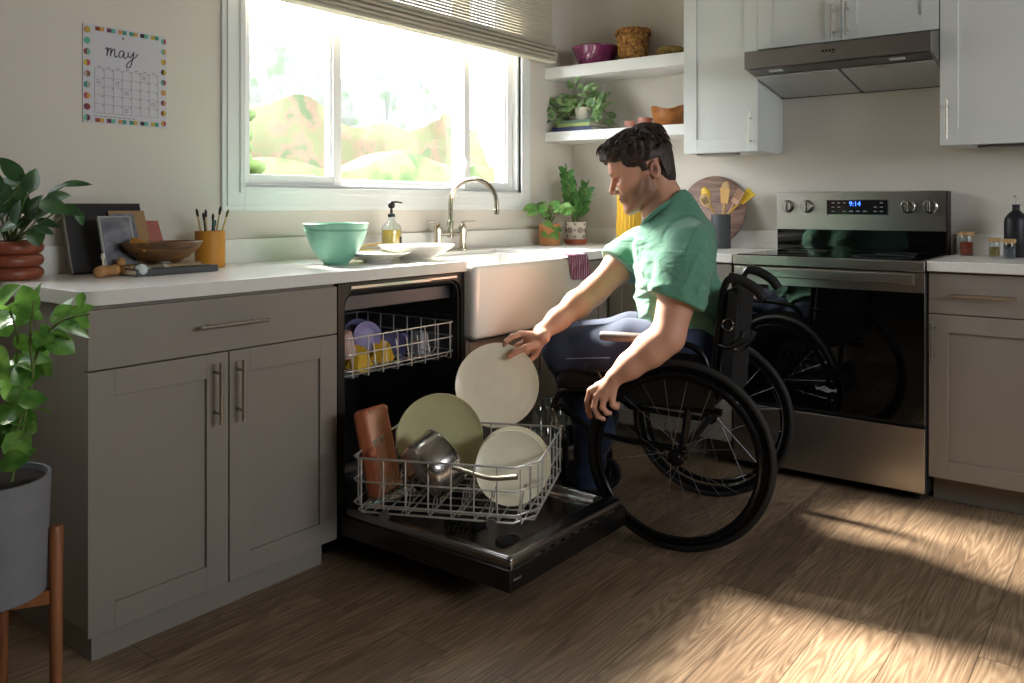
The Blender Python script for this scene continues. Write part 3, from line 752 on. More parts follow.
for i in range(7):
    x = .05+(LW-.09)*i/6
    g.tube([(x, 0, lz1), (x, 0, lz0+.025), (x, -.01, lz0), (x, -LL+.01, lz0), (x, -LL, lz0+.025), (x, -LL, lz1)], R_, 6, M=RK)
g.tube([(.03, -LL+.018, lz1), (.03, -LL+.018, lz0+.025)], R_, 6, M=RK)
lr = build('lower_rack', g, M_wire, dw, smooth=60)
for j in range(6):
    g = MB(); y = -.06-.085*j; g.tube([(.03, y, lz0), (LW-.03, y, lz0)], .0024, 6, M=RK)
    for i in range(11):
        x = .05+.036*i; g.tube([(x, y, lz0), (x, y-.012, lz0+.075)], .002, 6, M=RK)
    build('tine_row', g, M_wire, lr, smooth=60)
for (x, y) in ((.004, -.10), (.004, -.42), (LW-.004, -.10), (LW-.004, -.42)):
    g = MB(); g.lathe([(.0, -.005), (.015, -.005), (.015, .005), (0, .005)], (x, y, lz0-.004), 16, axis=(1, 0, 0), M=RK); build('rack_wheel', g, mat('wheel_grey', '5a5a5c', .5), lr)
# ================================================================ wheelchair (local: x forward, y toward the rider's left, z up)
HA = math.radians(104); MX, MY = -1.248, -1.422
M_frame = mat('frame_black', '101012', .32, .3)
M_tire = mat('tire_rubber', '161616', .62, bump=.3, bs=200)
M_rim = mat('rim_black', '1b1b1d', .25, .6)
M_hoop = mat('push_rim_black', '222224', .22, .8)
M_spoke = mat('spoke_steel', '6c6c6e', .35, .8)
M_fab = mat('black_upholstery', '0a0a0b', .85, bump=.3, bs=300)
M_grey = mat('grey_tube', '5d5550', .5)
wc = thing('wheelchair', 'black manual wheelchair with large spoked wheels, parked beside the open dishwasher', 'wheelchair', (MX+.046*math.cos(HA), MY+.046*math.sin(HA), 0), HA)
def P_(name, mb, m, parent=wc, **k): return build(name, mb, m, parent, world=False, **k)
def wheel(y, side):
    R = .310; c = (0, y, R)
    t = P_('wheel', MB(), M_rim) if False else None
    g = MB(); g.tube([(R-.0125)*Vector((math.cos(a), 0, math.sin(a)))+Vector(c) for a in np.linspace(0, 2*PI, 73)[:-1]], .0135, 12, closed=True)
    tyre = P_('wheel', g, M_tire)
    g = MB()
    prof = [(.286, -.009), (.290, -.011), (.290, .011), (.286, .009), (.272, .008), (.268, 0), (.272, -.008)]
    P = []
    for a in np.linspace(0, 2*PI, 65)[:-1]:
        P.append([(r*math.cos(a), y+h, R+r*math.sin(a)) for r, h in prof+[prof[0]]])
    g.grid(P, closed_u=True); build('rim', g, M_rim, tyre, world=False)
    ph = y+side*.030
    g = MB(); g.tube([(.262*math.cos(a), ph, R+.262*math.sin(a)) for a in np.linspace(0, 2*PI, 65)[:-1]], .0095, 10, closed=True)
    for k in range(6):
        a = k*PI/3+.3; g.tube([(.262*math.cos(a), ph, R+.262*math.sin(a)), (.276*math.cos(a), y+side*.008, R+.276*math.sin(a))], .004, 6)
    build('push_rim', g, M_hoop, tyre, world=False)
    g = MB(); g.lathe([(0, -.034), (.014, -.034), (.017, -.03), (.017, -.027), (.028, -.024), (.028, -.019), (.019, -.016), (.017, 0), (.019, .016), (.028, .019), (.028, .024), (.018, .027), (.016, .034), (.012, .038), (0, .038)], c, 24, axis=(0, side, 0))
    build('hub', g, M_rim, tyre, world=False)
    for k in range(20):
        a = 2*PI*k/20+.13; off = (.34 if (k//2) % 2 else -.34); fy = .021 if k % 2 else -.021
        h0_ = Vector((.026*math.cos(a+off*2.2), y+side*fy, R+.026*math.sin(a+off*2.2))); e_ = Vector((.274*math.cos(a), y, R+.274*math.sin(a)))
        build('spoke', MB().tube([h0_, e_], .0011, 6), M_spoke, tyre, world=False)
    return tyre
wheel(.28, 1); wheel(-.28, -1)
g = MB(); g.tube([(0, -.26, .31), (0, .26, .31)], .015, 14); P_('axle_tube', g, M_frame)
for s in (1, -1):
    g = MB(); y = s*.215
    g.tube(spline([(-.13, y, .445), (.15, y, .46), (.38, y, .475), (.45, y, .44), (.475, y*.95, .30), (.50, y*.8, .12), (.52, y*.75, .075)], 6), .0125, 12)
    g.tube([(-.02, y, .45), (0, y, .31)], .013, 10); g.tube([(.0, y, .31), (.30, y, .33), (.44, y, .42)], .011, 10)
    P_('side_frame', g, M_frame)
    # back cane with push handle
    g = MB(); yy = s*.20
    g.tube(spline([(-.09, yy, .44), (-.105, yy, .62), (-.125, yy, .80), (-.140, yy, .868), (-.165, yy, .885), (-.20, yy, .872)], 6), .0115, 12)
    cn = P_('back_cane', g, M_frame)
    g = MB(); g.tube(spline([(-.15, yy, .885), (-.185, yy, .880), (-.235, yy, .852), (-.262, yy, .818)], 5), [.017]*15+[.015], 14)
    build('push_handle', g, M_rub, cn, world=False)
    # swing-away armrest
    g = MB(); ya_ = s*.238
    g.tube(spline([(-.085, ya_, .50), (-.088, ya_, .585), (-.065, ya_, .64), (-.02, ya_, .664), (.06, ya_, .672), (.27, ya_, .676)], 6), .0115, 12)
    ar = P_('armrest', g, M_frame)
    g = MB(); g.tube([(.105, ya_, .676), (.11, ya_, .676), (.270, ya_, .677), (.278, ya_, .677)], [.012, .0165, .0165, .013], 14)
    build('arm_pad', g, M_grey, ar, world=False)
    # side guard
    g = MB(); gy = s*.243
    poly = [(-.11, .46), (-.10, .60), (-.06, .635), (.06, .64), (.17, .60), (.24, .52), (.26, .46)]
    g.prism([(a, b) for a, b in poly], gy-.002, gy+.002, 'xz'); P_('side_guard', g, mat('guard_black', '121314', .35))
    # caster
    cx0, cy0 = .40, s*.20
    g = MB(); g.tube([(cx0+.02, cy0, .33), (cx0+.02, cy0, .15)], .011, 10); g.box(cx0-.022, cy0-.022, .055, cx0+.028, cy0-.016, .155); g.box(cx0-.022, cy0+.016, .055, cx0+.028, cy0+.022, .155); g.box(cx0-.022, cy0-.022, .148, cx0+.03, cy0+.022, .158)
    fk = P_('caster_fork', g, M_frame, bevel=.002)
    g = MB(); g.lathe([(0, -.010), (.020, -.012), (.024, -.008), (.046, -.008), (.050, -.013), (.0615, -.012), (.0635, 0), (.0615, .012), (.050, .013), (.046, .008), (.024, .008), (.020, .012), (0, .010)], (cx0, cy0, .0635), 32, axis=(0, 1, 0))
    build('caster_wheel', g, M_rub, fk, world=False)
    # wheel lock and rear wheel-tip bar
    g = MB(); g.tube([(.20, s*.235, .47), (.255, s*.25, .50), (.285, s*.247, .555)], .006, 8); P_('wheel_lock', g, M_frame)
# rigidizer bar and bracket across the back
g = MB(); g.tube(spline([(-.105, .20, .655), (-.165, .19, .650), (-.185, .12, .650), (-.185, -.12, .650), (-.165, -.19, .650), (-.105, -.20, .655)], 5), .011, 12)
g.tube(spline([(-.118, .208, .665), (-.155, .222, .662), (-.192, .218, .69), (-.196, .208, .712)], 5), .0085, 10)
P_('rigidizer_bar', g, M_frame)
# back upholstery: padded sling
f = Field((-.22, -.25, .42), (.0, .25, .92), .006)
for y in np.linspace(-.19, .19, 13):
    q = 1-(abs(y)/.19)**2
    f.cone((-.118-.035*q, y, .50), (-.150-.03*q, y, .845-.015*(1-q)), .020, .017, k=.02)
f.warp(lambda X, Y, Z: .0022*np.sin(Z*95)*np.exp(-((Y)/.12)**2))
P = field_obj('back_sling', f, M_fab, wc, 4)
g = MB(); g.tube([(-.15+.018*math.cos(a), .226, .735+.018*math.sin(a)) for a in np.linspace(0, 2*PI, 21)[:-1]], .003, 6, closed=True); P_('strap_ring', g, mat('dark_chrome', '6a6a6c', .2, 1.))
g = MB(); g.prism([(-.16, .51), (-.182, .835), (-.150, .838), (-.118, .51)], .2165, .222, 'xz'); P_('back_side_strap', g, M_fab, bevel=.003)
# seat cushion
f = Field((-.15, -.25, .42), (.50, .25, .58), .006)
f.rbox((.165, 0, .490), (.285, .205, .034), .03)
f.cone((.40, .17, .490), (.40, -.17, .490), .055, .055, k=.03)
field_obj('seat_cushion', f, M_fab, wc, 4)
g = MB().box(.449, .13, .472, .4525, .165, .486); P_('cushion_label', g, mat('tag_grey', '77777a', .5), bevel=.001)
# foot platform and calf strap
g = MB(); g.tube(spline([(.51, .17, .085), (.535, .16, .055), (.545, 0, .05), (.535, -.16, .055), (.51, -.17, .085)], 5), .010, 10); g.box(.50, -.145, .048, .64, .145, .056); P_('foot_platform', g, M_frame, bevel=.002)
g = MB(); P = []
for t in np.linspace(-1, 1, 15): P.append([(.455-.075*(1-t*t), .205*t, z) for z in (.26, .285, .31, .335)])
g.grid(P); P_('calf_strap', g, M_fab, solid=.004)

# ================================================================ the person
pr = thing('person', 'man in green t-shirt and blue jeans seated in wheelchair, lifting a cream plate', 'person', (MX, MY, 0), HA)
def Lc(u, v, depth):
    "photo place at a depth -> the chair's own coordinates"
    return wm(pr).inverted() @ at(u, v, depth)
# --- head frame
hs = 1.06
pit = math.radians(22); yaw_h = math.radians(14)     # looks down, turned a little to his left
HC = Vector((.232, -.005, 1.262))
ef = Vector((math.cos(pit)*math.cos(yaw_h), math.cos(pit)*math.sin(yaw_h), -math.sin(pit)))
ew = Vector((-math.sin(yaw_h), math.cos(yaw_h), 0)); eu = ef.cross(ew)
HR = np.array([ef, ew, eu]).T
def hp(a, w_, b): return HC + (ef*a+ew*w_+eu*b)*(hs/1000)
def hr_(*r): return [x*hs/1000 for x in r]
def rot(ax, ang): 
    return np.array(Matrix.Rotation(math.radians(ang), 3, Vector(ax)))
# --- body joints
SL, SR = Vector((.030, .180, .985)), Vector((.285, -.150, .975))
EL, ER = Vector((.085, .262, .690)), Vector((.430, -.005, .800))
WL, WR = Vector((.250, .318, .553)), Vector((.555, .205, .668))
body = Field((-.18, -.30, .40), (.72, .42, 1.44), .0034)
# torso, kept inside the shirt
body.ell((.02, 0, .60), (.12, .17, .11), k=.03); body.ell((.085, -.01, .75), (.135, .155, .14), k=.05)
RT = rot((0, 0, 1), 22)
body.ell((.130, -.002, .90), (.110, .175, .15), RT, k=.05); body.ell((.115, -.0, 1.0), (.075, .16, .07), RT, k=.04)
# neck
body.cone((.115, 0, 1.07), hp(-20, 0, -58), .066, .058, k=.03)
body.cone((.175, 0, 1.055), hp(25, 0, -75), .050, .050, k=.03)
for s in (1, -1): body.cone(hp(-35, s*42, -50), (.175, s*.03, 1.05), .018, .014, k=.02)
# head
body.ell(hp(0, 0, 34), hr_(106, 79, 94), HR, k=.02)
body.ell(hp(48, 0, -8), hr_(66, 68, 78), HR, k=.02)
body.ell(hp(60, 0, -55), hr_(54, 56, 58), HR, k=.02)
for s in (1, -1):
    body.cone(hp(92, s*12, -112), hp(20, s*56, -72), .021*hs, .020*hs, k=.018)
    body.cone(hp(20, s*56, -72), hp(2, s*66, -25), .020*hs, .016*hs, k=.018)
    body.ell(hp(84, s*40, -34), hr_(26, 22, 24), HR, k=.02)       # cheekbone
body.ell(hp(104, 0, -113), hr_(21, 26, 21), HR, k=.012)          # chin
body.ell(hp(102, 0, 34), hr_(20, 56, 34), HR, k=.02)             # forehead
body.cone(hp(109, -34, 15), hp(109, 34, 15), .0125*hs, .0125*hs, k=.012)
for s in (1, -1):
    body.ell(hp(109, s*32, -8), hr_(18, 20, 13), HR, k=.008, mode='sub')
    body.ell(hp(91, s*31, -9), hr_(14.5, 15, 13.5), HR, k=.002)     # eye under lowered lid
body.cone(hp(113, 0, 4), hp(138, 0, -34), .0085*hs, .0105*hs, k=.008)
body.ell(hp(137, 0, -39), hr_(10.5, 10, 9.5), HR, k=.006)
for s in (1, -1): body.ell(hp(124, s*12, -44), hr_(11, 7.5, 8), HR, k=.005)
body.ell(hp(103, 0, -74), hr_(19, 30, 24), HR, k=.014)
body.ell(hp(119.5, 0, -69.5), hr_(8, 21, 5.5), HR, k=.004); body.ell(hp(117.5, 0, -81.5), hr_(8.5, 18, 6.5), HR, k=.004)
body.cone(hp(128, -20, -75.5), hp(128, 20, -75.5), .0018, .0018, k=.004, mode='sub')
for s in (1, -1):   # ears
    Re = HR @ rot((0, 0, 1), s*22) @ rot((0, 1, 0), -12)
    body.ell(hp(-28, s*78, -24), hr_(19, 9, 32), Re, k=.006)
    body.ell(hp(-23, s*90, -21), hr_(12, 12, 20), Re, k=.003, mode='sub')
    body.ell(hp(-18, s*80, -32), hr_(5, 6, 7), Re, k=.004)
# arms
body.chain([SL, SL.lerp(EL, .45), EL], [.064, .067, .053], k=.03)
body.chain([EL, EL.lerp(WL, .32), EL.lerp(WL, .70), WL], [.0505, .053, .040, .0295], k=.03)
body.chain([SR, SR.lerp(ER, .45), ER], [.058, .058, .047], k=.03)
body.chain([ER, ER.lerp(WR, .32), ER.lerp(WR, .70), WR], [.046, .048, .037, .0285], k=.03)
def hand(wrist, palm_c, knuckles, fingers, thumb, nrm, rk=.0114):
    "palm as a fan of rays from wrist to knuckles; fingers are chains"
    wr = Vector(wrist)
    for kx in knuckles:
        body.cone(wr.lerp(Vector(kx), .12), Vector(kx), .017, .0125, k=.010)
    body.cone(wr, Vector(palm_c), .021, .018, k=.012)
    for ch in fingers:
        n = len(ch); body.chain([Vector(p) for p in ch], [rk*1.0-.0011*i for i in range(n)], k=.0028)
        for p in ch[1:-1]: body.ell(p, (rk*.98-.0005,)*3, k=.002)
    body.chain([Vector(p) for p in thumb], [.0155, .0125, .0108, .0092][:len(thumb)], k=.006)
# left hand closing over the wheel in front of him
def q(u, v, y): # place at lateral y on the near side
    o = wm(pr).inverted(); a = o @ Vector((CX, CY, CH)); d = (o.to_3x3() @ ray(u, v)); return a+d*((y-a.y)/d.y)
kn = [q(590.5, 391, .333), q(596.5, 396, .340), q(604, 398.5, .341), q(612, 398.5, .336)]
fg = [[kn[0], q(587.5, 401, .330), q(588.5, 411, .322), q(590, 416.5, .314)],
      [kn[1], q(594, 407, .342), q(598, 416, .336), q(603.5, 419, .328)],
      [kn[2], q(602.5, 407.5, .346), q(606.5, 412.5, .341), q(610, 413, .334)],
      [kn[3], q(613, 405, .343), q(616.5, 407, .337), q(618, 404, .330)]]
th = [WL.lerp(kn[0], .25)+Vector((0, -.012, 0)), q(598, 386, .312), q(593, 396, .300), q(595, 405, .292)]
hand(WL, sum(kn, Vector())/4*.6+WL*.4, kn, fg, th, None)
# right hand pinching the plate: thumb in front, fingers behind
PD = 2.925
plc = at(497, 385, PD)                                  # plate centre
view = (Vector((CX, CY, CH))-plc).normalized()
pn = (view+Vector((0, 0, .10))+Vector((-.05, 0, 0))).normalized()            # the plate faces the room, tipped up a little
def pp(u, v, off=0.):
    "a point of the plate's plane seen at (u, v), moved off along its normal"
    r = ray(u, v); o = Vector((CX, CY, CH)); k = (plc-o).dot(pn)/r.dot(pn); return wm(pr).inverted() @ (o+r*k+pn*off)
wrp = pp(543, 337, .01); WR2 = wrp
body.cone(WR, WR2, .027, .0245, k=.02)
kn = [pp(521, 334, .002), pp(526, 341, -.014), pp(531, 348, -.022), pp(535, 354, -.026)]
fg = [[kn[0], pp(512.5, 337, .010), pp(506.5, 341.5, .010), pp(503.5, 346, -.004)],
      [kn[1], pp(517.5, 345, -.022), pp(511, 350, -.024), pp(507, 355, -.022)],
      [kn[2], pp(523, 354, -.028), pp(517, 360, -.028), pp(513, 365, -.025)],
      [kn[3], pp(529, 361, -.030), pp(524, 366, -.030), pp(520.5, 370, -.027)]]
th = [pp(536, 345, .012), pp(526, 348.5, .026), pp(516, 352.5, .021), pp(509, 357.5, .0125)]
hand(WR2, pp(531, 342, -.004), kn, fg, th, None)
# legs' upper ends inside the jeans are part of the trousers; skin tones
def lerp3(a, b, t): return a+(b-a)*t[:, None]
base, red, stub, lip, brow = [np.array(lin(c)) for c in ('cf9a80', 'b8705a', '553a2e', 'a05c50', '33221a')]
hinv = np.linalg.inv(HR)*(1000/hs)
def skin(V):
    H_ = (V-np.array(HC)) @ hinv.T; a, w_, b = H_[:, 0], H_[:, 1], H_[:, 2]
    C = np.tile(base, (len(V), 1)); g = lambda x, s_: 1/(1+np.exp(-x/s_))
    head = g(V[:, 2]-1.10, .01)
    t = np.exp(-(((a-135)/16)**2+(w_/18)**2+((b+40)/18)**2))*.35+np.exp(-(((a-88)/25)**2+((np.abs(w_)-45)/20)**2+((b+38)/22)**2))*.3+np.exp(-(((a+26)/22)**2+((np.abs(w_)-84)/15)**2+((b+24)/35)**2))*.5
    C = lerp3(C, red, np.clip(t, 0, 1)*head)
    jaw = g(-(b+52+.42*(45-a)*-.35), 5)*g(a+14, 5)*g(np.abs(w_)*.0+170+b*1.0, 8)
    jaw = g(-(b+30+.27*np.clip(a, 0, 110)), 5)*g(a+10, 5)*g(b+140, 6)
    must = np.exp(-(((b+62)/6)**2+(w_/27)**2))*(a > 100)
    t = np.clip(jaw*.75+must*.7, 0, .85)*head*(1-np.exp(-((w_/15)**2+((b+76)/9)**2))*(a > 108)*.85)
    n_ = .85+.15*np.sin(V[:, 0]*900)*np.sin(V[:, 2]*1100+V[:, 1]*800)
    C = lerp3(C, stub, np.clip(t*n_, 0, 1))
    lp = np.exp(-((np.abs(w_)/19)**4+((b+75.5)/8.5)**4))*(a > 110)
    C = lerp3(C, lip, np.clip(lp*.75, 0, 1))
    eb = np.exp(-(((b-17-.0*a)/5.5)**2+((np.abs(w_)-31)/17)**4))*(a > 84)
    C = lerp3(C, brow, np.clip(eb*1.0, 0, 1))
    ea = np.exp(-(((a+24)/9)**2+((b+22)/13)**2))*(np.abs(w_) > 62); C = lerp3(C, brow*1.5, np.clip(ea*.55, 0, 1))  # shade of the ear hollow painted into the skin
    el = np.exp(-(((b+17)/3.2)**2+((np.abs(w_)-31)/13)**4))*(a > 88)
    C = lerp3(C, brow, np.clip(el*1., 0, 1))
    return C
M_skin = mat('skin', 'cf9c80', .48, attr=True, bump=.12, bs=350, sss=.12)
field_obj('body', body, M_skin, pr, 2, skin)

# --- hair
hf = Field(np.array(HC)-.20, np.array(HC)+.21, .0032)
hf.ell(hp(-2, 0, 44), hr_(108, 86, 98), HR, k=.001)
hf.ell(hp(-16, 0, -5), hr_(82, 81, 74), HR, k=.02)
hf.ell(hp(52, 0, 92), hr_(66, 66, 42), HR, k=.02)
hf.ell(hp(96, 0, 82), hr_(36, 54, 26), HR, k=.02)
hf.ell(hp(-54, 0, -48), hr_(34, 58, 46), HR, k=.02)
hinvR = HR
def hcoord(X, Y, Z):
    dx, dy, dz = X-HC[0], Y-HC[1], Z-HC[2]
    return [(dx*HR[0, i]+dy*HR[1, i]+dz*HR[2, i])*1000/hs for i in range(3)]
def strands(X, Y, Z):
    a, w_, b = hcoord(X, Y, Z)
    top = 1/(1+np.exp(-(b-35)/12))
    return (.0060*np.sin(w_*.17+a*.06+2*np.sin(a*.05))*np.sin(a*.085+b*.10+1)*top+.0018*np.sin(w_*.5+3*np.sin(a*.06)+b*.1)*(.4+top*.6)).astype(np.float32)
hf.warp(strands)
# hairline: clear the face, ears and neck
def cutface(X, Y, Z):
    a, w_, b = hcoord(X, Y, Z)
    # front limit as a function of height; slanted around the temples
    front = np.where(b > 50, 200, 74-np.abs(w_)*.10)
    side = np.where(b < 6, 2+0*a, 300)                # sideburn edge
    lim = np.minimum(front, np.where(b < 8, 17, 300))
    d1 = a-lim
    d2 = np.minimum(-(b+44), a+6)                      # below the sideburn
    d3 = np.minimum(np.minimum(23-np.abs(a+30)*1.0, np.abs(w_)-60), 12-b)   # around the ear
    d4 = -(b+96)
    d = np.maximum(np.maximum(d1, d2), np.maximum(d3, d4))
    return -(d*hs/1000)
hf.apply(cutface, np.array(HC)-.17, np.array(HC)+.18, .006, 'sub')
M_hair = mat('dark_brown_hair', '4a372d', .5, bump=.8, bs=140, c2='1d1410', vs=60, stretch=(1, 3, 1))
hair = field_obj('hair', hf, M_hair, pr, 1)
# loose locks over the crown and the fringe
r_ = random.Random(11); g = MB()
for i in range(800):
    a = r_.uniform(-95, 100); w_ = r_.uniform(-78, 78)
    e = 1-(w_/86)**2
    if e <= 0: continue
    # surface height of the hair along the head
    ztop = 44+98*math.sqrt(max(0, 1-((a+6)/122)**2-(w_/90)**2)) if ((a+6)/122)**2+(w_/90)**2 < 1 else None
    if ztop is None: continue
    if a > 20: ztop = max(ztop, 92+40*math.sqrt(max(0, 1-((a-60)/68)**2-(w_/68)**2)))
    b = ztop-5; ln = r_.uniform(26, 46) if a > -40 else r_.uniform(14, 24)
    sw = r_.uniform(-.6, .6)+w_*.008; fwd = 1 if a > -10 else -.4
    if a < -10: fwd = -.9
    pts = [hp(a, w_, b), hp(a+fwd*ln*.4, w_+sw*ln*.3, b+8-4*(a > 60)), hp(a+fwd*ln*.8, w_+sw*ln*.75, b+5-9*(a > 60)-14*(a < -10)), hp(a+fwd*ln*1.0, w_+sw*ln*1.1, b-6-14*(a > 75)-22*(a < -10))]
    g.tube(spline(pts, 3), [.0042+.0000*k for k in range(4)]+[.0038, .0032, .0020, .0014, .0008, .0004], 5, caps=True)
build('hair_locks', g, M_hair, hair, world=False, smooth=80)

# --- t-shirt
RTs = rot((0, 0, 1), 24)
def shirt_field():
    s = Field((-.20, -.34, .52), (.52, .36, 1.24), .0045)
    s.ell((.025, .005, .645), (.145, .185, .13), k=.03)
    s.ell((.100, -.01, .76), (.165, .172, .15), rot((0, 0, 1), 14), k=.06)
    s.ell((.125, .0, .90), (.140, .205, .155), RTs, k=.06)
    s.ell((.085, .01, .985), (.105, .175, .085), RTs, k=.05)
    s.cone((.095, 0, 1.02), (.125, 0, 1.125), .105, .066, k=.05); s.cone((.05, .10, 1.015), (.10, .0, 1.10), .055, .055, k=.04); s.cone((.19, -.09, 1.005), (.14, .0, 1.09), .055, .055, k=.04); s.cone((.20, .01, .98), (.19, .0, 1.06), .07, .045, k=.05)
    h1 = SL.lerp(EL, .60); s.chain([SL+Vector((0, 0, -.004)), SL.lerp(EL, .3), h1, SL.lerp(EL, .85)], [.076, .080, .082, .083], k=.06)
    h2 = SR.lerp(ER, .50); s.chain([SR, SR.lerp(ER, .3), h2, SR.lerp(ER, .8)], [.070, .069, .069, .069], k=.06)
    # loose cloth: folds radiating from the armpit and gathering at the waist
    def folds(X, Y, Z):
        ang = np.arctan2(Z-.87, X-.02); rad = np.sqrt((X-.02)**2+(Z-.87)**2)
        near = 1/(1+np.exp(-(Y-.0)/.02)); rg_ = lambda t, p=2.: (1-np.abs(np.sin(t)))**p
        a = -.011*(rg_(ang*3.6+rad*3.5+.5*np.sin(Z*22), 1.6)-.35)*np.exp(-((rad-.17)/.10)**2)*near
        b = -.010*(rg_(Z*42+X*14+1.3*np.sin(X*18+Y*9), 1.6)-.35)*np.exp(-((Z-.665)/.055)**2)
        c = -.008*(rg_(X*26+Z*20+1.6*np.sin(Z*15+Y*5), 1.8)-.33)*np.exp(-((Z-.78)/.09)**2)*(1-.6*np.exp(-((Y-.25)/.05)**2))
        d = -.007*(rg_((X*.7+Z)*30+Y*14+np.sin(X*40), 1.8)-.33)*np.exp(-((Z-.90)/.09)**2)*np.clip((Y-.15)/.05, 0, 1)
        e = -.009*(rg_((X*.8-Z)*28+Y*10, 1.7)-.33)*np.clip((X-.17)/.05, 0, 1)*np.exp(-((Z-.87)/.13)**2)
        sm = np.sqrt((X-SL[0]-.01)**2+(Z-SL[2]+.02)**2*.8+(Y-SL[1]+.075)**2); a = a+.004*np.exp(-((sm-.105)/.006)**2)*(Y > .09)
        return (a+b+c+d+e).astype(np.float32)
    s.warp(folds)
    # clean hems
    ax = (EL-SL).normalized(); pz = SL.lerp(EL, .62)
    s.half(pz, ax+Vector((0.12, 0, -.0)), .002, (-.12, .14, .55), (.22, .36, .90))
    ax = (ER-SR).normalized(); pz = SR.lerp(ER, .50)
    s.apply(lambda X, Y, Z: -np.minimum((X-pz[0])*ax[0]+(Y-pz[1])*ax[1]+(Z-pz[2])*ax[2], .11-np.sqrt((X-ER[0])**2+(Y-ER[1])**2+(Z-ER[2])**2)+.06), (.24, -.22, .62), (.50, .12, .96), .002, 'sub')
    s.half((0, 0, .590), (0, 0, -1), .004)
    s.apply(lambda X, Y, Z: -np.where((Y > .19) & (Z < .76), .1, -.1)*1., (-.2, .15, .5), (.4, .35, .8), .001, 'sub') if False else None
    # neck opening
    s.apply(lambda X, Y, Z: np.maximum(np.sqrt(((X-.165)/1.0)**2+(Y)**2)-.073, 1.104-Z-.75*(X-.165)), (.03, -.14, .99), (.32, .14, 1.24), .004, 'sub')
    return s
M_shirt = mat('green_jersey', '5b8f77', .9, bump=.35, bs=420, sheen=.25, var=.05, vs=90)
nt = M_shirt.node_tree; N = nt.nodes; L = nt.links
b1 = [n for n in N if n.type == 'BUMP'][0]; tcx = [n for n in N if n.type == 'TEX_COORD'][0]
mpx = N.new('ShaderNodeMapping'); mpx.inputs['Rotation'].default_value = (0, math.radians(35), 0); mpx.inputs['Scale'].default_value = (3.2, 5, 9); L.new(tcx.outputs['Object'], mpx.inputs[0])
nx = N.new('ShaderNodeTexNoise'); nx.inputs['Scale'].default_value = 1.6; nx.inputs['Detail'].default_value = 2.5; nx.inputs['Distortion'].default_value = .8; L.new(mpx.outputs[0], nx.inputs[0])
b2 = N.new('ShaderNodeBump'); b2.inputs['Strength'].default_value = .75; b2.inputs['Distance'].default_value = .03; L.new(nx.outputs[0], b2.inputs['Height']); L.new(b2.outputs[0], b1.inputs['Normal'])
shirt = field_obj('t_shirt', shirt_field(), M_shirt, pr, 2)
g = MB(); pts = []
for a in np.linspace(0, 2*PI, 33)[:-1]:
    pts.append((.165+.0735*math.cos(a), .0735*math.sin(a), 1.106-.75*(.0735*math.cos(a))))
g.tube(pts, .0075, 8, closed=True); build('collar', g, M_shirt, shirt, world=False, smooth=80)

# --- jeans
j = Field((-.14, -.26, .10), (.70, .26, .74), .005)
j.ell((.0, 0, .600), (.13, .185, .095), k=.03)
for s, dx, dz in ((1, 0, 0), (-1, .055, -.012)):
    kx = .505+dx
    j.chain([(.03, s*.095, .615), (.26+dx, s*.108, .622+dz*.5), (kx, s*.112, .598+dz)], [.098, .094, .074], k=.03)
    j.chain([(kx, s*.112, .590+dz), (kx-.075, s*.112, .44), (kx-.115, s*.11, .31), (kx-.085, s*.11, .125)], [.072, .074, .070, .052], k=.03)
def jf(X, Y, Z):
    up = np.clip((Z-.5)/.05, 0, 1); hip = np.exp(-((X-.10)/.10)**2); knee = np.exp(-(((X-.47)/.08)**2+((Z-.53)/.07)**2)); low = np.exp(-((Z-.17)/.07)**2)
    return (.005*np.sin(X*60+Z*40+Y*20)*hip*up+.005*np.sin(Z*75+X*50)*knee+.006*np.sin(Z*80+Y*12+X*20)*low+.002*np.sin(X*30+Y*40)).astype(np.float32)
j.warp(jf); j.half((0, 0, .112), (0, 0, -1), .003)
j.apply(lambda X, Y, Z: .527-.0*X-Z+0*Y+np.where(X < .43, 0, .5), (-.2, -.3, .38), (.43, .3, .53), .004, 'sub') if False else None
M_den = mat('blue_denim', '253756', .85, bump=.4, bs=500, c2='1a2844', vs=7, stretch=(1, 1, 1), sheen=.15)
jeans = field_obj('jeans', j, M_den, pr, 2)
g = MB()
for s, dx in ((1, 0), (-1, .055)):
    pts = spline([(.06, s*.194, .612), (.25+dx, s*.2025, .60), (.42+dx, s*.196, .585), (.50+dx, s*.186, .575)], 6); g.tube(pts, .0016, 5)
build('side_seam', g, mat('denim_thread', '8ba0bb', .8), jeans, world=False)
# --- shoes
for s, dx in ((1, 0), (-1, .055)):
    dx -= .045
    f = Field((.36+dx, s*.11-.07, .045), (.76+dx, s*.11+.07, .20), .004)
    f.ell((.47+dx, s*.11, .108), (.058, .040, .045), k=.01); f.cone((.50+dx, s*.11, .098), (.655+dx, s*.113, .083), .038, .027, k=.02); f.cone((.46+dx, s*.11, .12), (.45+dx, s*.11, .16), .044, .044, k=.015)
    f.ell((.655+dx, s*.113, .080), (.045, .041, .024), k=.015); f.half((0, 0, .058), (0, 0, -1), .002)
    sh = field_obj('shoe', f, mat('dark_leather', '17130f', .4), pr, 3)
    g = MB(); g.prism([(x+.555+dx, y+s*.1115) for x, y in [(.15*math.cos(a)*(1 if math.cos(a) > 0 else .95), .043*math.sin(a)) for a in np.linspace(0, 2*PI, 33)[:-1]]], .057, .066); build('sole', g, M_rub, sh, world=False)

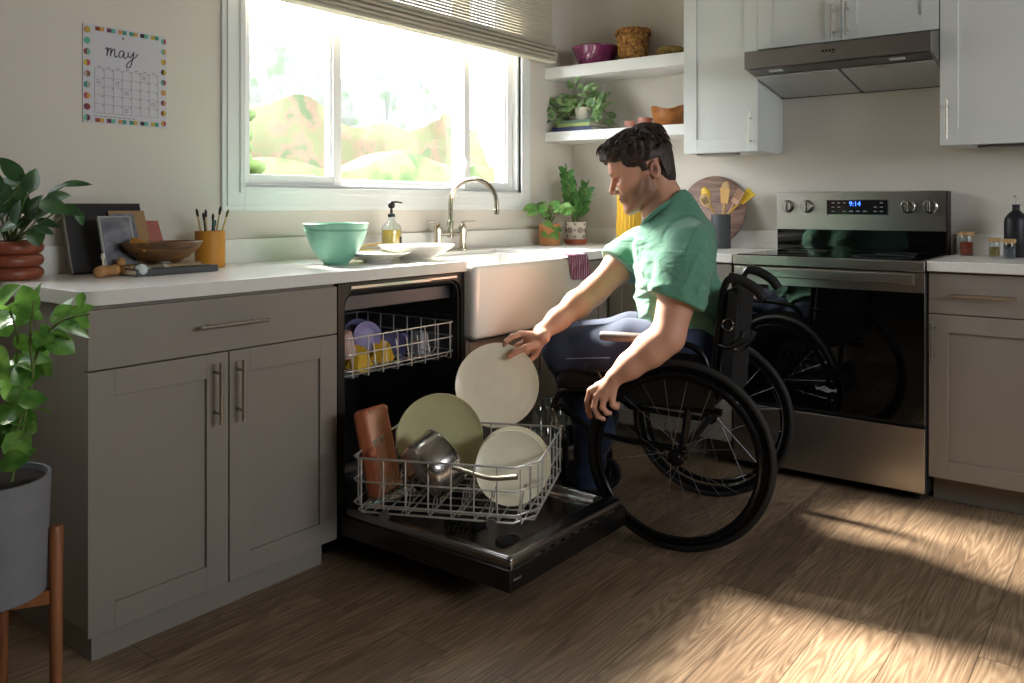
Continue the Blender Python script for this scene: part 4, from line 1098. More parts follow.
# ================================================================ plate in his hand
M_cream = mat('cream_stoneware', 'f4eed6', .32, coat=.2, var=.02, vs=20)
def plate(name, label, c, nrm, r, m=None, depth=.022, group=None, cat='plate', rim=.30):
    "coupe plate, its eating side facing nrm"
    x, y, z = frame_of(nrm); rt = Matrix((x, y, z)).transposed().to_euler()
    g = MB(); prof = [(0, 0), (r*.55, 0), (r*.66, .0025), (r*.82, depth*.38), (r*.985, depth*.9), (r, depth), (r*.99, depth+.0022), (r*.965, depth*.98), (r*.80, depth*.38+.006), (r*.62, .0062), (r*.5, .0050), (0, .0050)]
    g.lathe([(a, b-depth*.5) for a, b in prof], n=56)
    me = build(name, g, m or M_cream, None, world=False, smooth=50); me.location = c; me.rotation_euler = rt
    return tag(me, label, cat, group)
plate('dinner_plate', 'round cream dinner plate held up in the man\'s right hand', plc-pn*.004, pn, .1455, depth=.016)
# ================================================================ small things
ZT = .914
def onc(u, v, z=ZT): return on(u, v, 'z', z)
M_terra = mat('terracotta', 'b5694a', .75, var=.08, vs=30)
M_terra2 = mat('glazed_brown', '8a4a34', .35, var=.1, vs=20)
M_soil = mat('soil', '2a1f18', .95, bump=.8, bs=80)
M_leaf = mat('leaf_green', '3f6e33', .4, var=.25, vs=14)
M_leafd = mat('leaf_dark', '2c4f2a', .38, var=.25, vs=14)
M_stem = mat('stem_green', '6b7a45', .6)
def leafy(name_c, name_c2, nm, vs_=60., rough=.35):
    m = mat(nm, name_c, rough, c2=name_c2, vs=vs_); b = m.node_tree.nodes['Principled BSDF']
    b.inputs['Subsurface Weight'].default_value = 0
    nt = m.node_tree; tr = nt.nodes.new('ShaderNodeBsdfTranslucent'); tr.inputs[0].default_value = lin(name_c)+(1,)
    mx = nt.nodes.new('ShaderNodeMixShader'); mx.inputs[0].default_value = .3; out = nt.nodes['Material Output']
    nt.links.new(b.outputs[0], mx.inputs[1]); nt.links.new(tr.outputs[0], mx.inputs[2]); nt.links.new(mx.outputs[0], out.inputs[0]); return m
M_var = leafy('7fae4e', '3f7a35', 'variegated_leaf', 40)
M_bright = leafy('8fb765', '4d8a48', 'pothos_leaf', 30)
M_zz = leafy('5d8f45', '2f5e2e', 'zz_leaf', 20)
M_dk = leafy('476b3e', '27452a', 'rubber_leaf', 14)
def leaf(g, base, d, ln, wd, up=(0, 0, 1), curl=.25, tip=1., fold=.18, n=6):
    base = Vector(base); d = Vector(d).normalized(); u = Vector(up); u = u-d*u.dot(d)
    u = u.normalized() if u.length > 1e-4 else frame_of(d)[0]
    s_ = d.cross(u); P = []
    for i in range(n+1):
        t = i/n; w_ = wd*.5*(math.sin(PI*min(1, t**.8))**.75)*(1 if t < .98 else .0); c = base+d*(ln*t)-u*(curl*ln*t*t)
        P.append([c-s_*w_+u*(fold*w_), c-s_*w_*.5+u*(fold*w_*.35), c, c+s_*w_*.5+u*(fold*w_*.35), c+s_*w_+u*(fold*w_)])
    g.grid(P)
def stem_to(g, a, b, r=.002, sag=.02):
    a, b = Vector(a), Vector(b); g.tube(spline([a, a.lerp(b, .5)+Vector((0, 0, sag)), b], 4), r, 6)

# ---- ribbed pot with a rubber plant, left end of the worktop
px, py = -2.985, -.112
t = thing('potted_plant', 'broad-leaved green plant in a ribbed brown pot at the worktop\'s left end', 'plant', (px, py, ZT))
g = MB(); prof = [(0, 0), (.060, 0)]
for k in range(3):
    for j in range(7): a = -PI/2+PI*j/6; prof.append((.068+.016*math.cos(a), .018+.036*k+.018*math.sin(a)))
prof += [(.066, .108), (.064, .095), (0, .095)]
g.lathe(prof, (px, py, ZT), 40); pt = build('pot', g, M_terra2, t, smooth=50)
build('soil', MB().lathe([(0, .098), (.062, .097), (.0, .094)], (px, py, ZT), 24), M_soil, t)
r_ = random.Random(3); g = MB(); gs = MB(); b0 = Vector((px, py, ZT+.10))
Rv = Vector((.594, -.805, 0)); Dv = Vector((.805, .594, 0))
def pleaf(g, gs, root, u, v, dpt, du, dv, ln, wd, sr=.0022, cap=-.03):
    e_ = at(u, v, dpt)
    if e_.y > cap: e_ = e_+Dv*((cap-e_.y)/Dv.y)
    d = (Rv*du+Vector((0, 0, 1))*dv).normalized()+Dv*r_.uniform(-.35, .1)
    gs.tube(spline([root, root.lerp(e_, .55)+Vector((0, 0, .015)), e_-d.normalized()*ln*.45], 4), sr, 6)
    leaf(g, e_-d.normalized()*ln*.48, d, ln, wd, up=(-Dv*.8+Vector((0, 0, .6))+Rv*r_.uniform(-.3, .3)), curl=r_.uniform(0, .25), fold=r_.uniform(.1, .3))
for (u, v, du, dv, ln, wd) in ((12, 170, -.7, .8, .085, .042), (31, 181, .05, .9, .070, .052), (9, 182, -.9, .3, .07, .032), (54, 190, .9, .75, .075, .024), (75, 183, 1, .12, .075, .022), (52, 205, .9, -.25, .085, .045), (72, 210, .9, -.35, .06, .028), (80, 217, .35, -1, .045, .022), (47, 223, .95, -.3, .07, .024), (43, 230, .9, -.35, .06, .022), (57, 197, 1, .1, .07, .034), (36, 236, .25, -1, .055, .042), (5, 205, -.9, .2, .09, .045), (20, 200, -.1, 1, .08, .045), (32, 207, .5, .8, .075, .04), (26, 220, .5, .5, .07, .04), (10, 225, -.7, -.2, .07, .04), (0, 190, -.9, .6, .08, .045), (-8, 215, -.9, -.1, .09, .045), (-10, 180, -.6, .8, .09, .05), (38, 214, .8, .25, .07, .04), (16, 213, .2, .9, .07, .04)):
    pleaf(g, gs, b0+Vector((r_.uniform(-.012, .012), r_.uniform(-.012, .012), 0)), u, v, r_.uniform(2.24, 2.36), du, dv, ln*1.05, wd*1.1)
build('foliage', g, M_dk, t, smooth=70); build('stems', gs, M_stem, t, smooth=70)

# ---- board, pictures and cards leaning on the wall
def leaning(name, u0, u1, vt, vb, yb, yt, th, m, parent=None, label=None, cat=None, bev=.001, tilt=0):
    a = on(u0, vb, 'y', yb); b = on(u1, vb, 'y', yb); z0 = ZT+.0005; zt_ = on((u0+u1)/2, vt, 'y', (yb+yt)/2).z
    w_ = b.x-a.x; L_ = math.hypot(zt_-z0, yb-yt); ang_ = math.atan2(yt-yb, zt_-z0)
    g = MB().box(-w_/2, -th/2, 0, w_/2, th/2, L_)
    o = build(name, g, m, None, world=False, bevel=bev); o.location = ((a.x+b.x)/2, yb, z0+th*.2); o.rotation_euler = (-ang_, tilt, 0)
    if label: tag(o, label, cat)
    return o, w_, L_
o, w_, L_ = leaning('serving_board', 72, 150, 205, 270, -.105, -.035, .012, mat('slate_black', '221f22', .6, bump=.1), label='large black rectangular board leaning on the wall behind the wooden bowl', cat='board')
g = MB().box(-w_/2-.002, -.007, 0, -w_/2+.001, .007, L_).box(-w_/2, -.007, L_-.001, w_/2, .007, L_+.001); build('pale_edge', g, mat('board_edge_grey', '8a857c', .6), o, world=False)  # pale grey strips along the board's left and top edges
fr = leaning('picture_frame', 106, 139, 217, 263, -.205, -.150, .010, mat('frame_silver', 'b9b9bb', .3, .7), label='small silver-framed picture leaning in front of the black board', cat='picture frame')
o, w_, L_ = fr
mp_ = mat('faded_picture', '8f8f97', .4, c2='4d4f58', vs=18); build('picture', MB().box(-w_/2+.006, -.0065, .006, w_/2-.006, -.0045, L_-.006), mp_, o, world=False)
o, w_, L_ = leaning('greeting_card', 120, 156, 211, 262, -.135, -.060, .003, mat('kraft_card', 'a3835c', .8), label='brown kraft card with grey picture leaning behind the silver frame', cat='card')
build('card_print', MB().box(-w_/2+.004, -.003, L_*.55, w_*.18, -.0014, L_-.01), mp_, o, world=False)
leaning('greeting_card', 150, 171, 221, 262, -.135, -.055, .003, mat('pink_card', 'a8665c', .8), label='plain dusty pink card leaning at right of the brown card', cat='card')
# ---- flat book, bowl and yellow box
bx = onc(160, 268); bx.y = -.235
def flatbox(name, c, w_, d_, h_, z0, rz, m, label, cat, bev=.002, page=None):
    g = MB().box(-w_/2, -d_/2, 0, w_/2, d_/2, h_) if page is None else MB().box(-w_/2, -d_/2, 0, w_/2, d_/2, .0025).box(-w_/2, -d_/2, h_-.0025, w_/2, d_/2, h_).box(-w_/2, d_/2-.0025, 0, w_/2, d_/2, h_)
    if page is None:
        o = build(name, g, m, None, world=False, bevel=bev); o.location = (c[0], c[1], z0); o.rotation_euler = (0, 0, rz); return tag(o, label, cat)
    t = thing(name, label, cat, (c[0], c[1], z0), rz); build('cover', g, m, t, world=False, bevel=.0008)
    build('pages', MB().box(-w_/2+.003, -d_/2+.003, .0025, w_/2-.003, d_/2-.0025, h_-.0025), page, t, world=False); return t
M_page = mat('page_white', 'e6e0d2', .8)
flatbox('book', (-2.597, -.225), .27, .17, .020, ZT+.0005, .03+PI, mat('grey_cover', '4b4c4c', .5), 'thick grey book lying flat under the wooden bowl', 'book', page=M_page)
flatbox('book', (-2.62, -.22), .22, .15, .010, ZT+.0212, -.05+PI, mat('tan_cover', '9c8560', .6), 'thin tan notebook lying on the grey book under the wooden bowl', 'book', page=M_page)
bz = ZT+.0318; bc = (-2.600, -.230)
M_bowlw = wood('walnut_bowl', '4a3220', '8a6238', .8, .5)
t = tag(build('wooden_bowl', MB().lathe([(0, 0), (.045, 0), (.085, .018), (.115, .045), (.1245, .061), (.127, .063), (.124, .0645), (.112, .050), (.08, .024), (.04, .0075), (0, .007)], (bc[0], bc[1], bz), 48, sx=1.0, sy=.62), M_bowlw, smooth=50), 'shallow oval wooden bowl sitting on two flat books', 'bowl')
M_yel = mat('amber_card', 'c98d2e', .6)
t = thing('tin_box', 'amber yellow box with pale label propped in the oval wooden bowl', 'box', (bc[0]-.045, bc[1], bz+.028)); t.rotation_euler = (math.radians(12), math.radians(20), .25)
build('box_body', MB().box(-.055, -.035, 0, .055, .035, .030), M_yel, t, world=False, bevel=.003); build('box_label', MB().box(-.022, -.022, .0295, .048, .022, .0308), mat('pale_label', 'b9bda6', .6), t, world=False)
# ---- wooden toy and fallen glass bottle
c = onc(100, 277.5); M_beech = mat('beech_wood', 'b98a58', .55, var=.12, vs=30)
t = thing('wooden_toy', 'small beech pull toy made of spools and balls at the worktop edge', 'toy', (c.x, c.y, ZT)); cx0, cy0 = c.x+.035, c.y
ax = Vector((.93, .36, 0)).normalized()
g = MB(); prof = [(0, 0), (.014, 0), (.0165, .004), (.0165, .010), (.013, .014)]
for k in range(9): prof += [(.0150, .016+k*.0042), (.0128, .018+k*.0042)]
prof += [(.0165, .056), (.0165, .062), (.014, .066), (0, .066)]
g.lathe(prof, (cx0-.035, cy0, ZT+.0175), 24, axis=ax); build('spool_body', g, M_beech, t, smooth=60)
g = MB(); g.ball((cx0-.038, cy0-.004, ZT+.0165), .0165); build('front_ball', g, M_beech, t, smooth=80)
g = MB(); g.ball((cx0+.036, cy0+.018, ZT+.040), .0135); g.ball((cx0+.046, cy0+.014, ZT+.0165), .0160); build('rear_balls', g, M_beech, t, smooth=80)
g = MB(); g.tube([(cx0-.02, cy0+.01, ZT+.03), (cx0-.022, cy0+.01, ZT+.052)], .003, 8); g.lathe([(0, 0), (.005, 0), (.0055, .010), (.0045, .016), (0, .016)], (cx0-.022, cy0+.01, ZT+.052), 12); build('peg', g, mat('peg_white', 'dcd6c8', .5), t)
M_clear = thin_glass('clear_glass', (.93, .96, .96), 1.6)
c = onc(131, 277); t = thing('glass_bottle', 'small clear glass bottle lying on its side beside the toy', 'bottle', (c.x+.05, c.y, ZT)); bx0, by0 = c.x+.02, c.y+.005
g = MB(); g.lathe([(0, 0), (.017, 0), (.0185, .004), (.0185, .062), (.012, .076), (.0105, .092), (.0125, .094), (.0125, .097), (.0095, .097), (.0095, .078), (.016, .062), (.016, .006), (0, .006)], (bx0+.125, by0+.03, ZT+.0192), 24, axis=Vector((-.96, -.27, 0))); build('bottle_body', g, M_clear, t, smooth=50)
g = MB(); g.ball((bx0+.012, by0-.002, ZT+.0190), .0185); g.tube([(bx0+.028, by0+.003, ZT+.0190), (bx0+.040, by0+.007, ZT+.0190)], .007, 10); build('ball_stopper', g, mat('frosted_glass', 'd4dadb', .15), t, smooth=80)
g = MB()
for k in range(5): g.lathe([(.0188, .014+k*.007), (.0191, .0155+k*.007), (.0188, .017+k*.007)], (bx0+.125, by0+.03, ZT+.0192), 20, axis=Vector((-.96, -.27, 0)))
build('bottle_bands', g, mat('band_white', 'dfe3e3', .4), t)
# ---- brushes in the amber cup
cu = Vector((-2.375, -.128, ZT)); 
g = MB().lathe([(0, 0), (.044, 0), (.0475, .003), (.0485, .012), (.0485, .118), (.0475, .122), (.0455, .122), (.0445, .115), (.0445, .006), (0, .006)], cu, 40)
tag(build('brush_cup', g, mat('amber_ceramic', 'cb8a2c', .5, var=.05, vs=20), smooth=50), 'amber ceramic cup holding paintbrushes near the window', 'cup')
bl = [(-.026, .010, -.038, 'c9b077', '1b1a1a', 'leftmost paintbrush in the amber cup, black bristles, straw handle'), (-.020, -.012, -.028, '2b2624', '1b1a1a', 'black-handled paintbrush second from left in the amber cup'), (-.004, .014, -.008, 'c9b077', '1b1a1a', 'straw-handled brush standing upright in the middle of the amber cup'), (.003, -.010, .004, '2b2624', '3a332f', 'dark short brush right of the upright one in the amber cup'), (.012, .004, .010, '2f8578', '2f8578', 'short teal brush in the amber cup'), (.020, .012, .016, '7c3b34', '5a2a26', 'short red-brown brush in the amber cup'), (.024, .012, .048, 'c9b077', '1b1a1a', 'black-tipped paintbrush leaning right in the amber cup'), (.030, -.006, .070, 'd6c06a', '6b6a34', 'rightmost olive-tipped brush leaning far out of the amber cup')]
hts = [.075, .062, .072, .058, .034, .036, .082, .072]
for (dx, dy, ddx, hc, tc, lab), hh in zip(bl, hts):
    a = cu+Vector((dx*.3, dy*.5, .010)); e_ = cu+Vector((dx*.9+ddx*.55, dy, .122+hh)); t = thing('paintbrush', lab, 'paintbrush', a, group='paintbrushes in the amber cup')
    g = MB(); m1 = a.lerp(e_, .86); g.tube([a, a.lerp(e_, .5), m1], [.0025, .0036, .0028], 8); build('brush_handle', g, mat('brush_'+hc, hc, .5), t)
    g = MB(); g.tube([m1, a.lerp(e_, .95), e_], [.0036, .0046, .0022], 8); build('bristles', g, mat('tip_'+tc, tc, .8), t)

# ---- calendar on the wall
ca, cb = Vector((-2.734, -.0, 1.381)), Vector((-2.459, 0, 1.691))
t = thing('wall_calendar', 'wall calendar page reading may with a border of coloured dots', 'calendar', (ca.x, -.003, ca.z))
build('page', MB().box(ca.x, -.003, ca.z, cb.x, -.001, cb.z), mat('calendar_paper', 'c8c7cf', .85), t)
g = MB(); W, H_ = cb.x-ca.x, cb.z-ca.z; cols = ['c08d5a', '5fae94', '8a4038', 'b8a838', 'a89a96', '3f8e80', 'a8485a', '6e3550', '68b09a', 'c69a48', '3c2a30', '7a5a48']
def disc(x, z, r, c1, c2, y=-.0034):
    g.color(c1); g.lathe([(0, 0), (r, 0)], (x, y, z), 18, axis=(0, -1, 0)); g.color(c2)
    pts = [(x+r*math.cos(a)*.98, z+r*math.sin(a)*.98) for a in np.linspace(-PI/2, PI/2, 10)]; g.add([(a, y-.0002, b) for a, b in pts], [tuple(range(10))])
for k in range(9):
    z = cb.z-.018-k*(H_-.034)/8; disc(ca.x+.0125, z, .0105, cols[k], cols[(k*5+3) % 12]); disc(cb.x-.0105, z, .0095, cols[(k*7+1) % 12], cols[(k*3+6) % 12])
for k in range(6):
    x = ca.x+.052+k*.0365
    for z in (cb.z-.010, ca.z+.011):
        for q_, cc in ((0, cols[(k*5+2) % 12]), (1, cols[(k*4+9) % 12])): g.color(cc); g.box(x-.014+q_*.014, -.0038, z-.007, x+q_*.013, -.0032, z+.006)
build('dot_border', g, mat('calendar_print', 'ffffff', .7, attr=True), t, smooth=0, attr=True)
M_ink = mat('ink', '17151a', .7); M_line = mat('grey_ink', '77747c', .8)
g = MB(); gx0, gx1, gz0, gz1 = ca.x+.036, cb.x-.030, ca.z+.034, ca.z+.175
for k in range(8): x = gx0+(gx1-gx0)*k/7; g.box(x-.0004, -.0035, gz0, x+.0004, -.0030, gz1)
for k in range(6): z = gz0+(gz1-gz0)*k/5; g.box(gx0, -.0035, z-.0004, gx1, -.0030, z+.0004)
for k in range(7): x = gx0+(gx1-gx0)*(k+.5)/7; g.box(x-.005, -.0036, gz1+.004, x+.005, -.003, gz1+.0062)
r_ = random.Random(2)
for k in range(7):
    for j in range(5):
        x = gx0+(gx1-gx0)*(k+.86)/7; z = gz0+(gz1-gz0)*(j+.85)/5; g.box(x-.0014, -.0036, z-.002, x+.0014, -.003, z+.002)
for (k, j) in ((0, 3), (2, 3), (3, 2), (5, 4), (3, 0), (6, 1), (3, 0)):
    x = gx0+(gx1-gx0)*(k+.15)/7; z = gz0+(gz1-gz0)*(j+.3)/5
    for q_ in range(3): g.box(x, -.0036, z+q_*.005, x+.012+.006*r_.random(), -.003, z+q_*.005+.0014)
for k in range(9): g.box(gx0+k*.015, -.0036, gz0-.012, gx0+k*.015+.010, -.003, gz0-.0100)
build('date_grid', g, M_line, t, smooth=0)
g = MB(); k_ = .0085; ox, oz = ca.x+.070, ca.z+.216
def stroke(pts, w_=.0015): g.tube([Vector((ox+x*k_, -.0036, oz+z*k_)) for x, z in [(p.x, p.y) for p in spline([(a, b, 0) for a, b in pts], 6)]], w_, 6)
stroke([(0, 2.6), (.7, 3.3), (.8, 1.8), (.5, .2)]); stroke([(.6, 1.2), (1.4, 3.0), (2.0, 3.1), (2.0, 1.6), (1.9, .2)]); stroke([(2.0, 1.2), (2.8, 2.9), (3.5, 2.9), (3.4, 1.2), (3.8, .1), (4.6, .8)])
stroke([(7.0, 2.6), (6.0, 2.9), (5.1, 1.6), (5.4, .3), (6.4, .7), (7.1, 2.5)]); stroke([(7.1, 2.7), (7.0, .8), (7.5, .1), (8.5, 1.2)])
stroke([(8.6, 2.8), (8.7, 1.3), (9.3, .7), (10.4, 2.0), (10.8, 2.9)]); stroke([(10.9, 3.0), (10.4, .4), (9.6, -2.6), (8.4, -3.3), (8.1, -2.2), (9.6, -.4), (11.6, 1.3), (12.4, 2.4)])
g.ball((ca.x+.126, -.005, cb.z-.030), .0028, 10, 6)
build('month_lettering', g, M_ink, t, smooth=70)

# ---- bowl, plates, sponge, soap by the sink
c = Vector((-2.024, -.353, ZT)); g = MB().lathe([(0, 0), (.042, 0), (.044, .004), (.062, .022), (.088, .062), (.105, .108), (.112, .138), (.1145, .143), (.112, .1455), (.108, .142), (.100, .108), (.082, .062), (.055, .026), (.035, .010), (0, .009)], c, 56)
for z in (.118, .122): g.tube([(c.x+(.1085+.0*z)*math.cos(a), c.y+.1085*math.sin(a), c.z+z) for a in np.linspace(0, 2*PI, 49)[:-1]], .0012, 5, closed=True)
tag(build('mixing_bowl', g, mat('sea_green_glaze', '84bfa8', .35, coat=.2), smooth=50), 'deep sea-green mixing bowl on the worktop under the window', 'bowl')
M_white = mat('white_china', 'dfdcd4', .25, coat=.3)
g = MB(); c = Vector((-1.865, -.395, ZT)); g.lathe([(0, 0), (.050, 0), (.052, .006), (.075, .014), (.105, .027), (.119, .033), (.120, .035), (.118, .036), (.10, .030), (.07, .018), (.04, .011), (0, .011)], c, 48)
tag(build('plate', g, M_white, smooth=50), 'small white plate on the worktop right of the sea-green bowl', 'plate')
c = Vector((-1.655, -.385, ZT)); g = MB().lathe([(0, 0), (.062, 0), (.065, .006), (.095, .017), (.130, .038), (.148, .052), (.150, .055), (.147, .056), (.125, .042), (.09, .022), (.05, .012), (0, .012)], c, 56)
sb = tag(build('serving_bowl', g, M_white, smooth=50), 'wide shallow white serving bowl on the worktop left of the sink', 'bowl')
M_yb = mat('pale_yellow', 'e2d27a', .5)
c = Vector((-1.79, -.225, ZT)); g = MB().lathe([(0, 0), (.028, 0), (.040, .012), (.048, .032), (.050, .038), (.047, .038), (.038, .015), (.02, .006), (0, .006)], c, 32)
tag(build('small_bowl', g, M_yb, smooth=50), 'small pale yellow bowl behind the white plates', 'bowl')
t = thing('dish_brush', 'round wooden dish brush resting across the small yellow bowl', 'brush', c+Vector((0, 0, .045)))
g = MB(); g.tube([c+Vector((-.03, .01, .044)), c+Vector((.02, .0, .052)), c+Vector((.085, -.02, .058))], [.005, .0055, .007], 8); build('brush_handle', g, mat('pale_wood', 'c9ab7a', .6), t)
g = MB(); g.lathe([(0, 0), (.020, 0), (.022, .006), (.018, .016), (0, .018)], c+Vector((-.036, .012, .036)), 18); build('brush_head', g, mat('brush_fibre', 'cfa055', .9, bump=.6), t)
c2_ = Vector((-1.845, -.16, ZT)); g = MB(); g.ball(c2_+Vector((0, 0, .043)), (.030, .022, .043), 20, 14)
for k in range(10): a = 2*PI*k/10; g.tube([c2_+Vector((.0295*math.cos(a)*math.sin(p), .0215*math.sin(a)*math.sin(p), .043-.0425*math.cos(p))) for p in np.linspace(.3, 2.8, 9)], .0018, 5)
tag(build('scrub_sponge', g, mat('sponge_yellow', 'd9b64a', .9, bump=.7, bs=90), smooth=70), 'upright amber loofah sponge between green bowl and soap bottle', 'sponge')
sx_ = on(391.5, 230, 'y', -.125).x; c = Vector((sx_, -.125, ZT)); t = thing('soap_dispenser', 'glass soap dispenser with amber liquid and black pump', 'soap dispenser', c)
g = MB().lathe([(0, 0), (.038, 0), (.042, .004), (.0425, .110), (.038, .124), (.020, .142), (.014, .148), (.014, .160), (.0115, .160), (.0115, .148), (.036, .122), (.0395, .108), (.0395, .006), (0, .005)], c, 36); build('bottle_glass', g, M_clear, t, smooth=50)
g = MB().lathe([(0, .0055), (.0392, .0065), (.0392, .105), (0, .105)], c, 36); build('liquid_soap', g, leafy('f0c84e', 'f3d470', 'amber_soap', 8, .15), t, smooth=50)
g = MB(); ang0 = math.radians(-75)
P = [[c+Vector((.0428*math.cos(a), .0428*math.sin(a), z)) for z in (.022, .078)] for a in np.linspace(ang0-.1, ang0+.85, 9)]; g.grid(P); build('label_panel', g, mat('label_brown', '4a4038', .7), t, solid=.0006)
P = [c+Vector((.0435*math.cos(a), .0435*math.sin(a), .045)) for a in np.linspace(ang0+.25, ang0+.5, 5)]; g = MB(); g.tube(P, .003, 6); P = [p+Vector((0, 0, .018)) for p in P]; g.tube(P, .004, 6); build('label_print', g, mat('label_print_white', 'ddd8cc', .7), t)
g = MB().lathe([(.0150, .160), (.0155, .172), (.006, .176), (.0045, .196), (.011, .198), (.015, .206), (.0125, .220), (.006, .226), (0, .227)], c, 20)
g.tube([c+Vector((0, 0, .222)), c+Vector((.018, -.016, .223)), c+Vector((.034, -.028, .219))], [.0045, .004, .003], 8); build('pump', g, M_black, t, smooth=50)
g = MB(); g.tube([c+Vector((0, 0, .012)), c+Vector((0, 0, .16))], .003, 6); build('dip_tube', g, mat('tube_white', 'e8e8e0', .5), t)

# ---- two pots in the corner
c = Vector((-.385, -.115, ZT)); t = thing('potted_plant', 'heart-leaved trailing plant in a plain terracotta pot by the sink corner', 'plant', c)
build('pot', MB().lathe([(0, 0), (.050, 0), (.053, .003), (.0575, .108), (.0585, .112), (.055, .112), (.053, .100), (0, .098)], c, 36), mat('orange_terracotta', 'c98a5c', .8, var=.05, vs=30), t, smooth=50)
build('soil', MB().lathe([(0, .101), (.053, .1)], c, 20), M_soil, t)
r_ = random.Random(9); g = MB(); gs = MB()
for k in range(30):
    a = r_.uniform(0, 2*PI); rr = r_.uniform(.02, .115); h_ = r_.uniform(.0, .085)*(1.25-rr*5)+.055
    e_ = c+Vector((rr*math.cos(a), rr*math.sin(a), .10+h_))
    if k in (0, 1, 2, 3): e_ = c+Vector((-.055+.01*k, -.06+.012*k, .105-.018*k))
    if e_.y > -.02: e_.y = -.02
    stem_to(gs, c+Vector((0, 0, .1)), e_, .0016, .02); d = Vector((math.cos(a), math.sin(a)*.8, r_.uniform(-.5, .4))); leaf(g, e_, d, r_.uniform(.062, .085), r_.uniform(.046, .060), up=(-.6, -.5, .6), curl=.25)
build('foliage', g, M_bright, t, smooth=70); build('stems', gs, M_stem, t, smooth=70)
c = Vector((-.205, -.160, ZT)); t = thing('potted_plant', 'upright glossy-leaved plant in a brown-and-white patterned pot on terracotta saucer', 'plant', c)
build('saucer', MB().lathe([(0, 0), (.052, 0), (.062, .012), (.066, .026), (.063, .027), (.055, .014), (0, .012)], c, 36), M_terra, t, smooth=50)
build('pot', MB().lathe([(0, .012), (.048, .013), (.050, .03), (.057, .115), (.0575, .12), (.054, .12), (.051, .105), (0, .10)], c, 36), mat('pot_white', 'ddd6ca', .6), t, smooth=50)
g = MB()
def onpot(a, z, off=.0006): r = .050+.007*(z-.03)/.085+off; return c+Vector((r*math.cos(a), r*math.sin(a), z))
for fa in np.linspace(0, 2*PI, 7)[:-1]:
    for z0 in (.076,):
        for k in range(8):
            q_ = 2*PI*k/8; g.tube([onpot(fa+.13*math.cos(q_), z0+.0068*math.sin(q_)), onpot(fa+.30*math.cos(q_), z0+.0155*math.sin(q_))], [.0022, .0034], 5)
        g.tube([onpot(fa+.06*math.cos(q_), z0+.003*math.sin(q_)) for q_ in np.linspace(0, 6.3, 8)], .0016, 5)
    for zz_ in (.042, .108, .076):
        for k in (-1, 1): g.tube([onpot(fa+.52+k*.10, zz_-.006), onpot(fa+.52+k*.02, zz_), onpot(fa+.52+k*.12, zz_+.006)], .0019, 5)
build('painted_pattern', g, mat('pattern_brown', '7a4a44', .7), t)
build('soil', MB().lathe([(0, .107), (.052, .106)], c, 20), M_soil, t)
g = MB(); gs = MB()
for (a, ln, lean, n_) in ((2.4, .30, .16, 11), (5.6, .22, .30, 8), (.3, .17, .35, 6), (4.0, .15, .42, 5), (1.2, .24, .10, 8)):
    d = Vector((math.cos(a)*lean, math.sin(a)*lean*.7, 1)).normalized(); b0 = c+Vector((.012*math.cos(a), .012*math.sin(a), .10)); top = b0+d*ln; gs.tube([b0, b0.lerp(top, .5), top], [.0045, .0035, .002], 7)
    sd_ = d.cross(Vector((math.cos(a+.9), math.sin(a+.9), 0))).normalized()
    for i in range(n_):
        q_ = b0.lerp(top, .30+.7*i/n_); sgn = 1 if i % 2 else -1; leaf(g, q_, sd_*sgn*.75+d*.8+Vector((-.2, -.2, 0)), .064, .036, up=(-.8, -.59, .3), curl=.1)
    leaf(g, top, d, .045, .020, curl=.05)
build('foliage', g, M_zz, t, smooth=70); build('stems', gs, M_stem, t, smooth=70)
# ---- tea towel over the sink's edge
g = MB(); P = []; xa, xb = -1.035, -.880
for i in range(29):
    s_ = i/28; x = xa+(xb-xa)*s_; row = []
    for j in range(22):
        q_ = j/21*.205; w_ = .0035*math.sin(s_*17+j*.18)+.002*math.sin(s_*31)
        if q_ < .075: y, z = -.600-.075*(q_/.075)+.0, .9075+abs(w_)*.5
        else: y, z = -.6735-.001-abs(w_)*.9*min(1, (q_-.075)/.03), .9065-(q_-.075)*.78-.012*s_
        row.append((x+w_*.3+(.25*(q_-.075)*(1 if q_ > .075 else 0)), y, z))
    P.append(row)
g.grid(P)
M_tow = mat('plum_towel', '7d3f5c', .95, bump=.5, bs=400); nt = M_tow.node_tree; N = nt.nodes; L = nt.links
tc = N.new('ShaderNodeTexCoord'); wv = N.new('ShaderNodeTexWave'); wv.bands_direction = 'X'; wv.inputs['Scale'].default_value = 17; wv.inputs['Distortion'].default_value = .3
L.new(tc.outputs['Object'], wv.inputs[0]); rp = N.new('ShaderNodeValToRGB'); L.new(wv.outputs[0], rp.inputs[0]); e = rp.color_ramp.elements; e[0].position = .70; e[0].color = lin('8a4a68')+(1,); e[1].position = .9; e[1].color = lin('c9a2b4')+(1,); L.new(rp.outputs[0], N['Principled BSDF'].inputs['Base Color'])
tag(build('tea_towel', g, M_tow, smooth=80, solid=.0025), 'plum tea towel with pale stripes draped over the sink edge', 'towel')
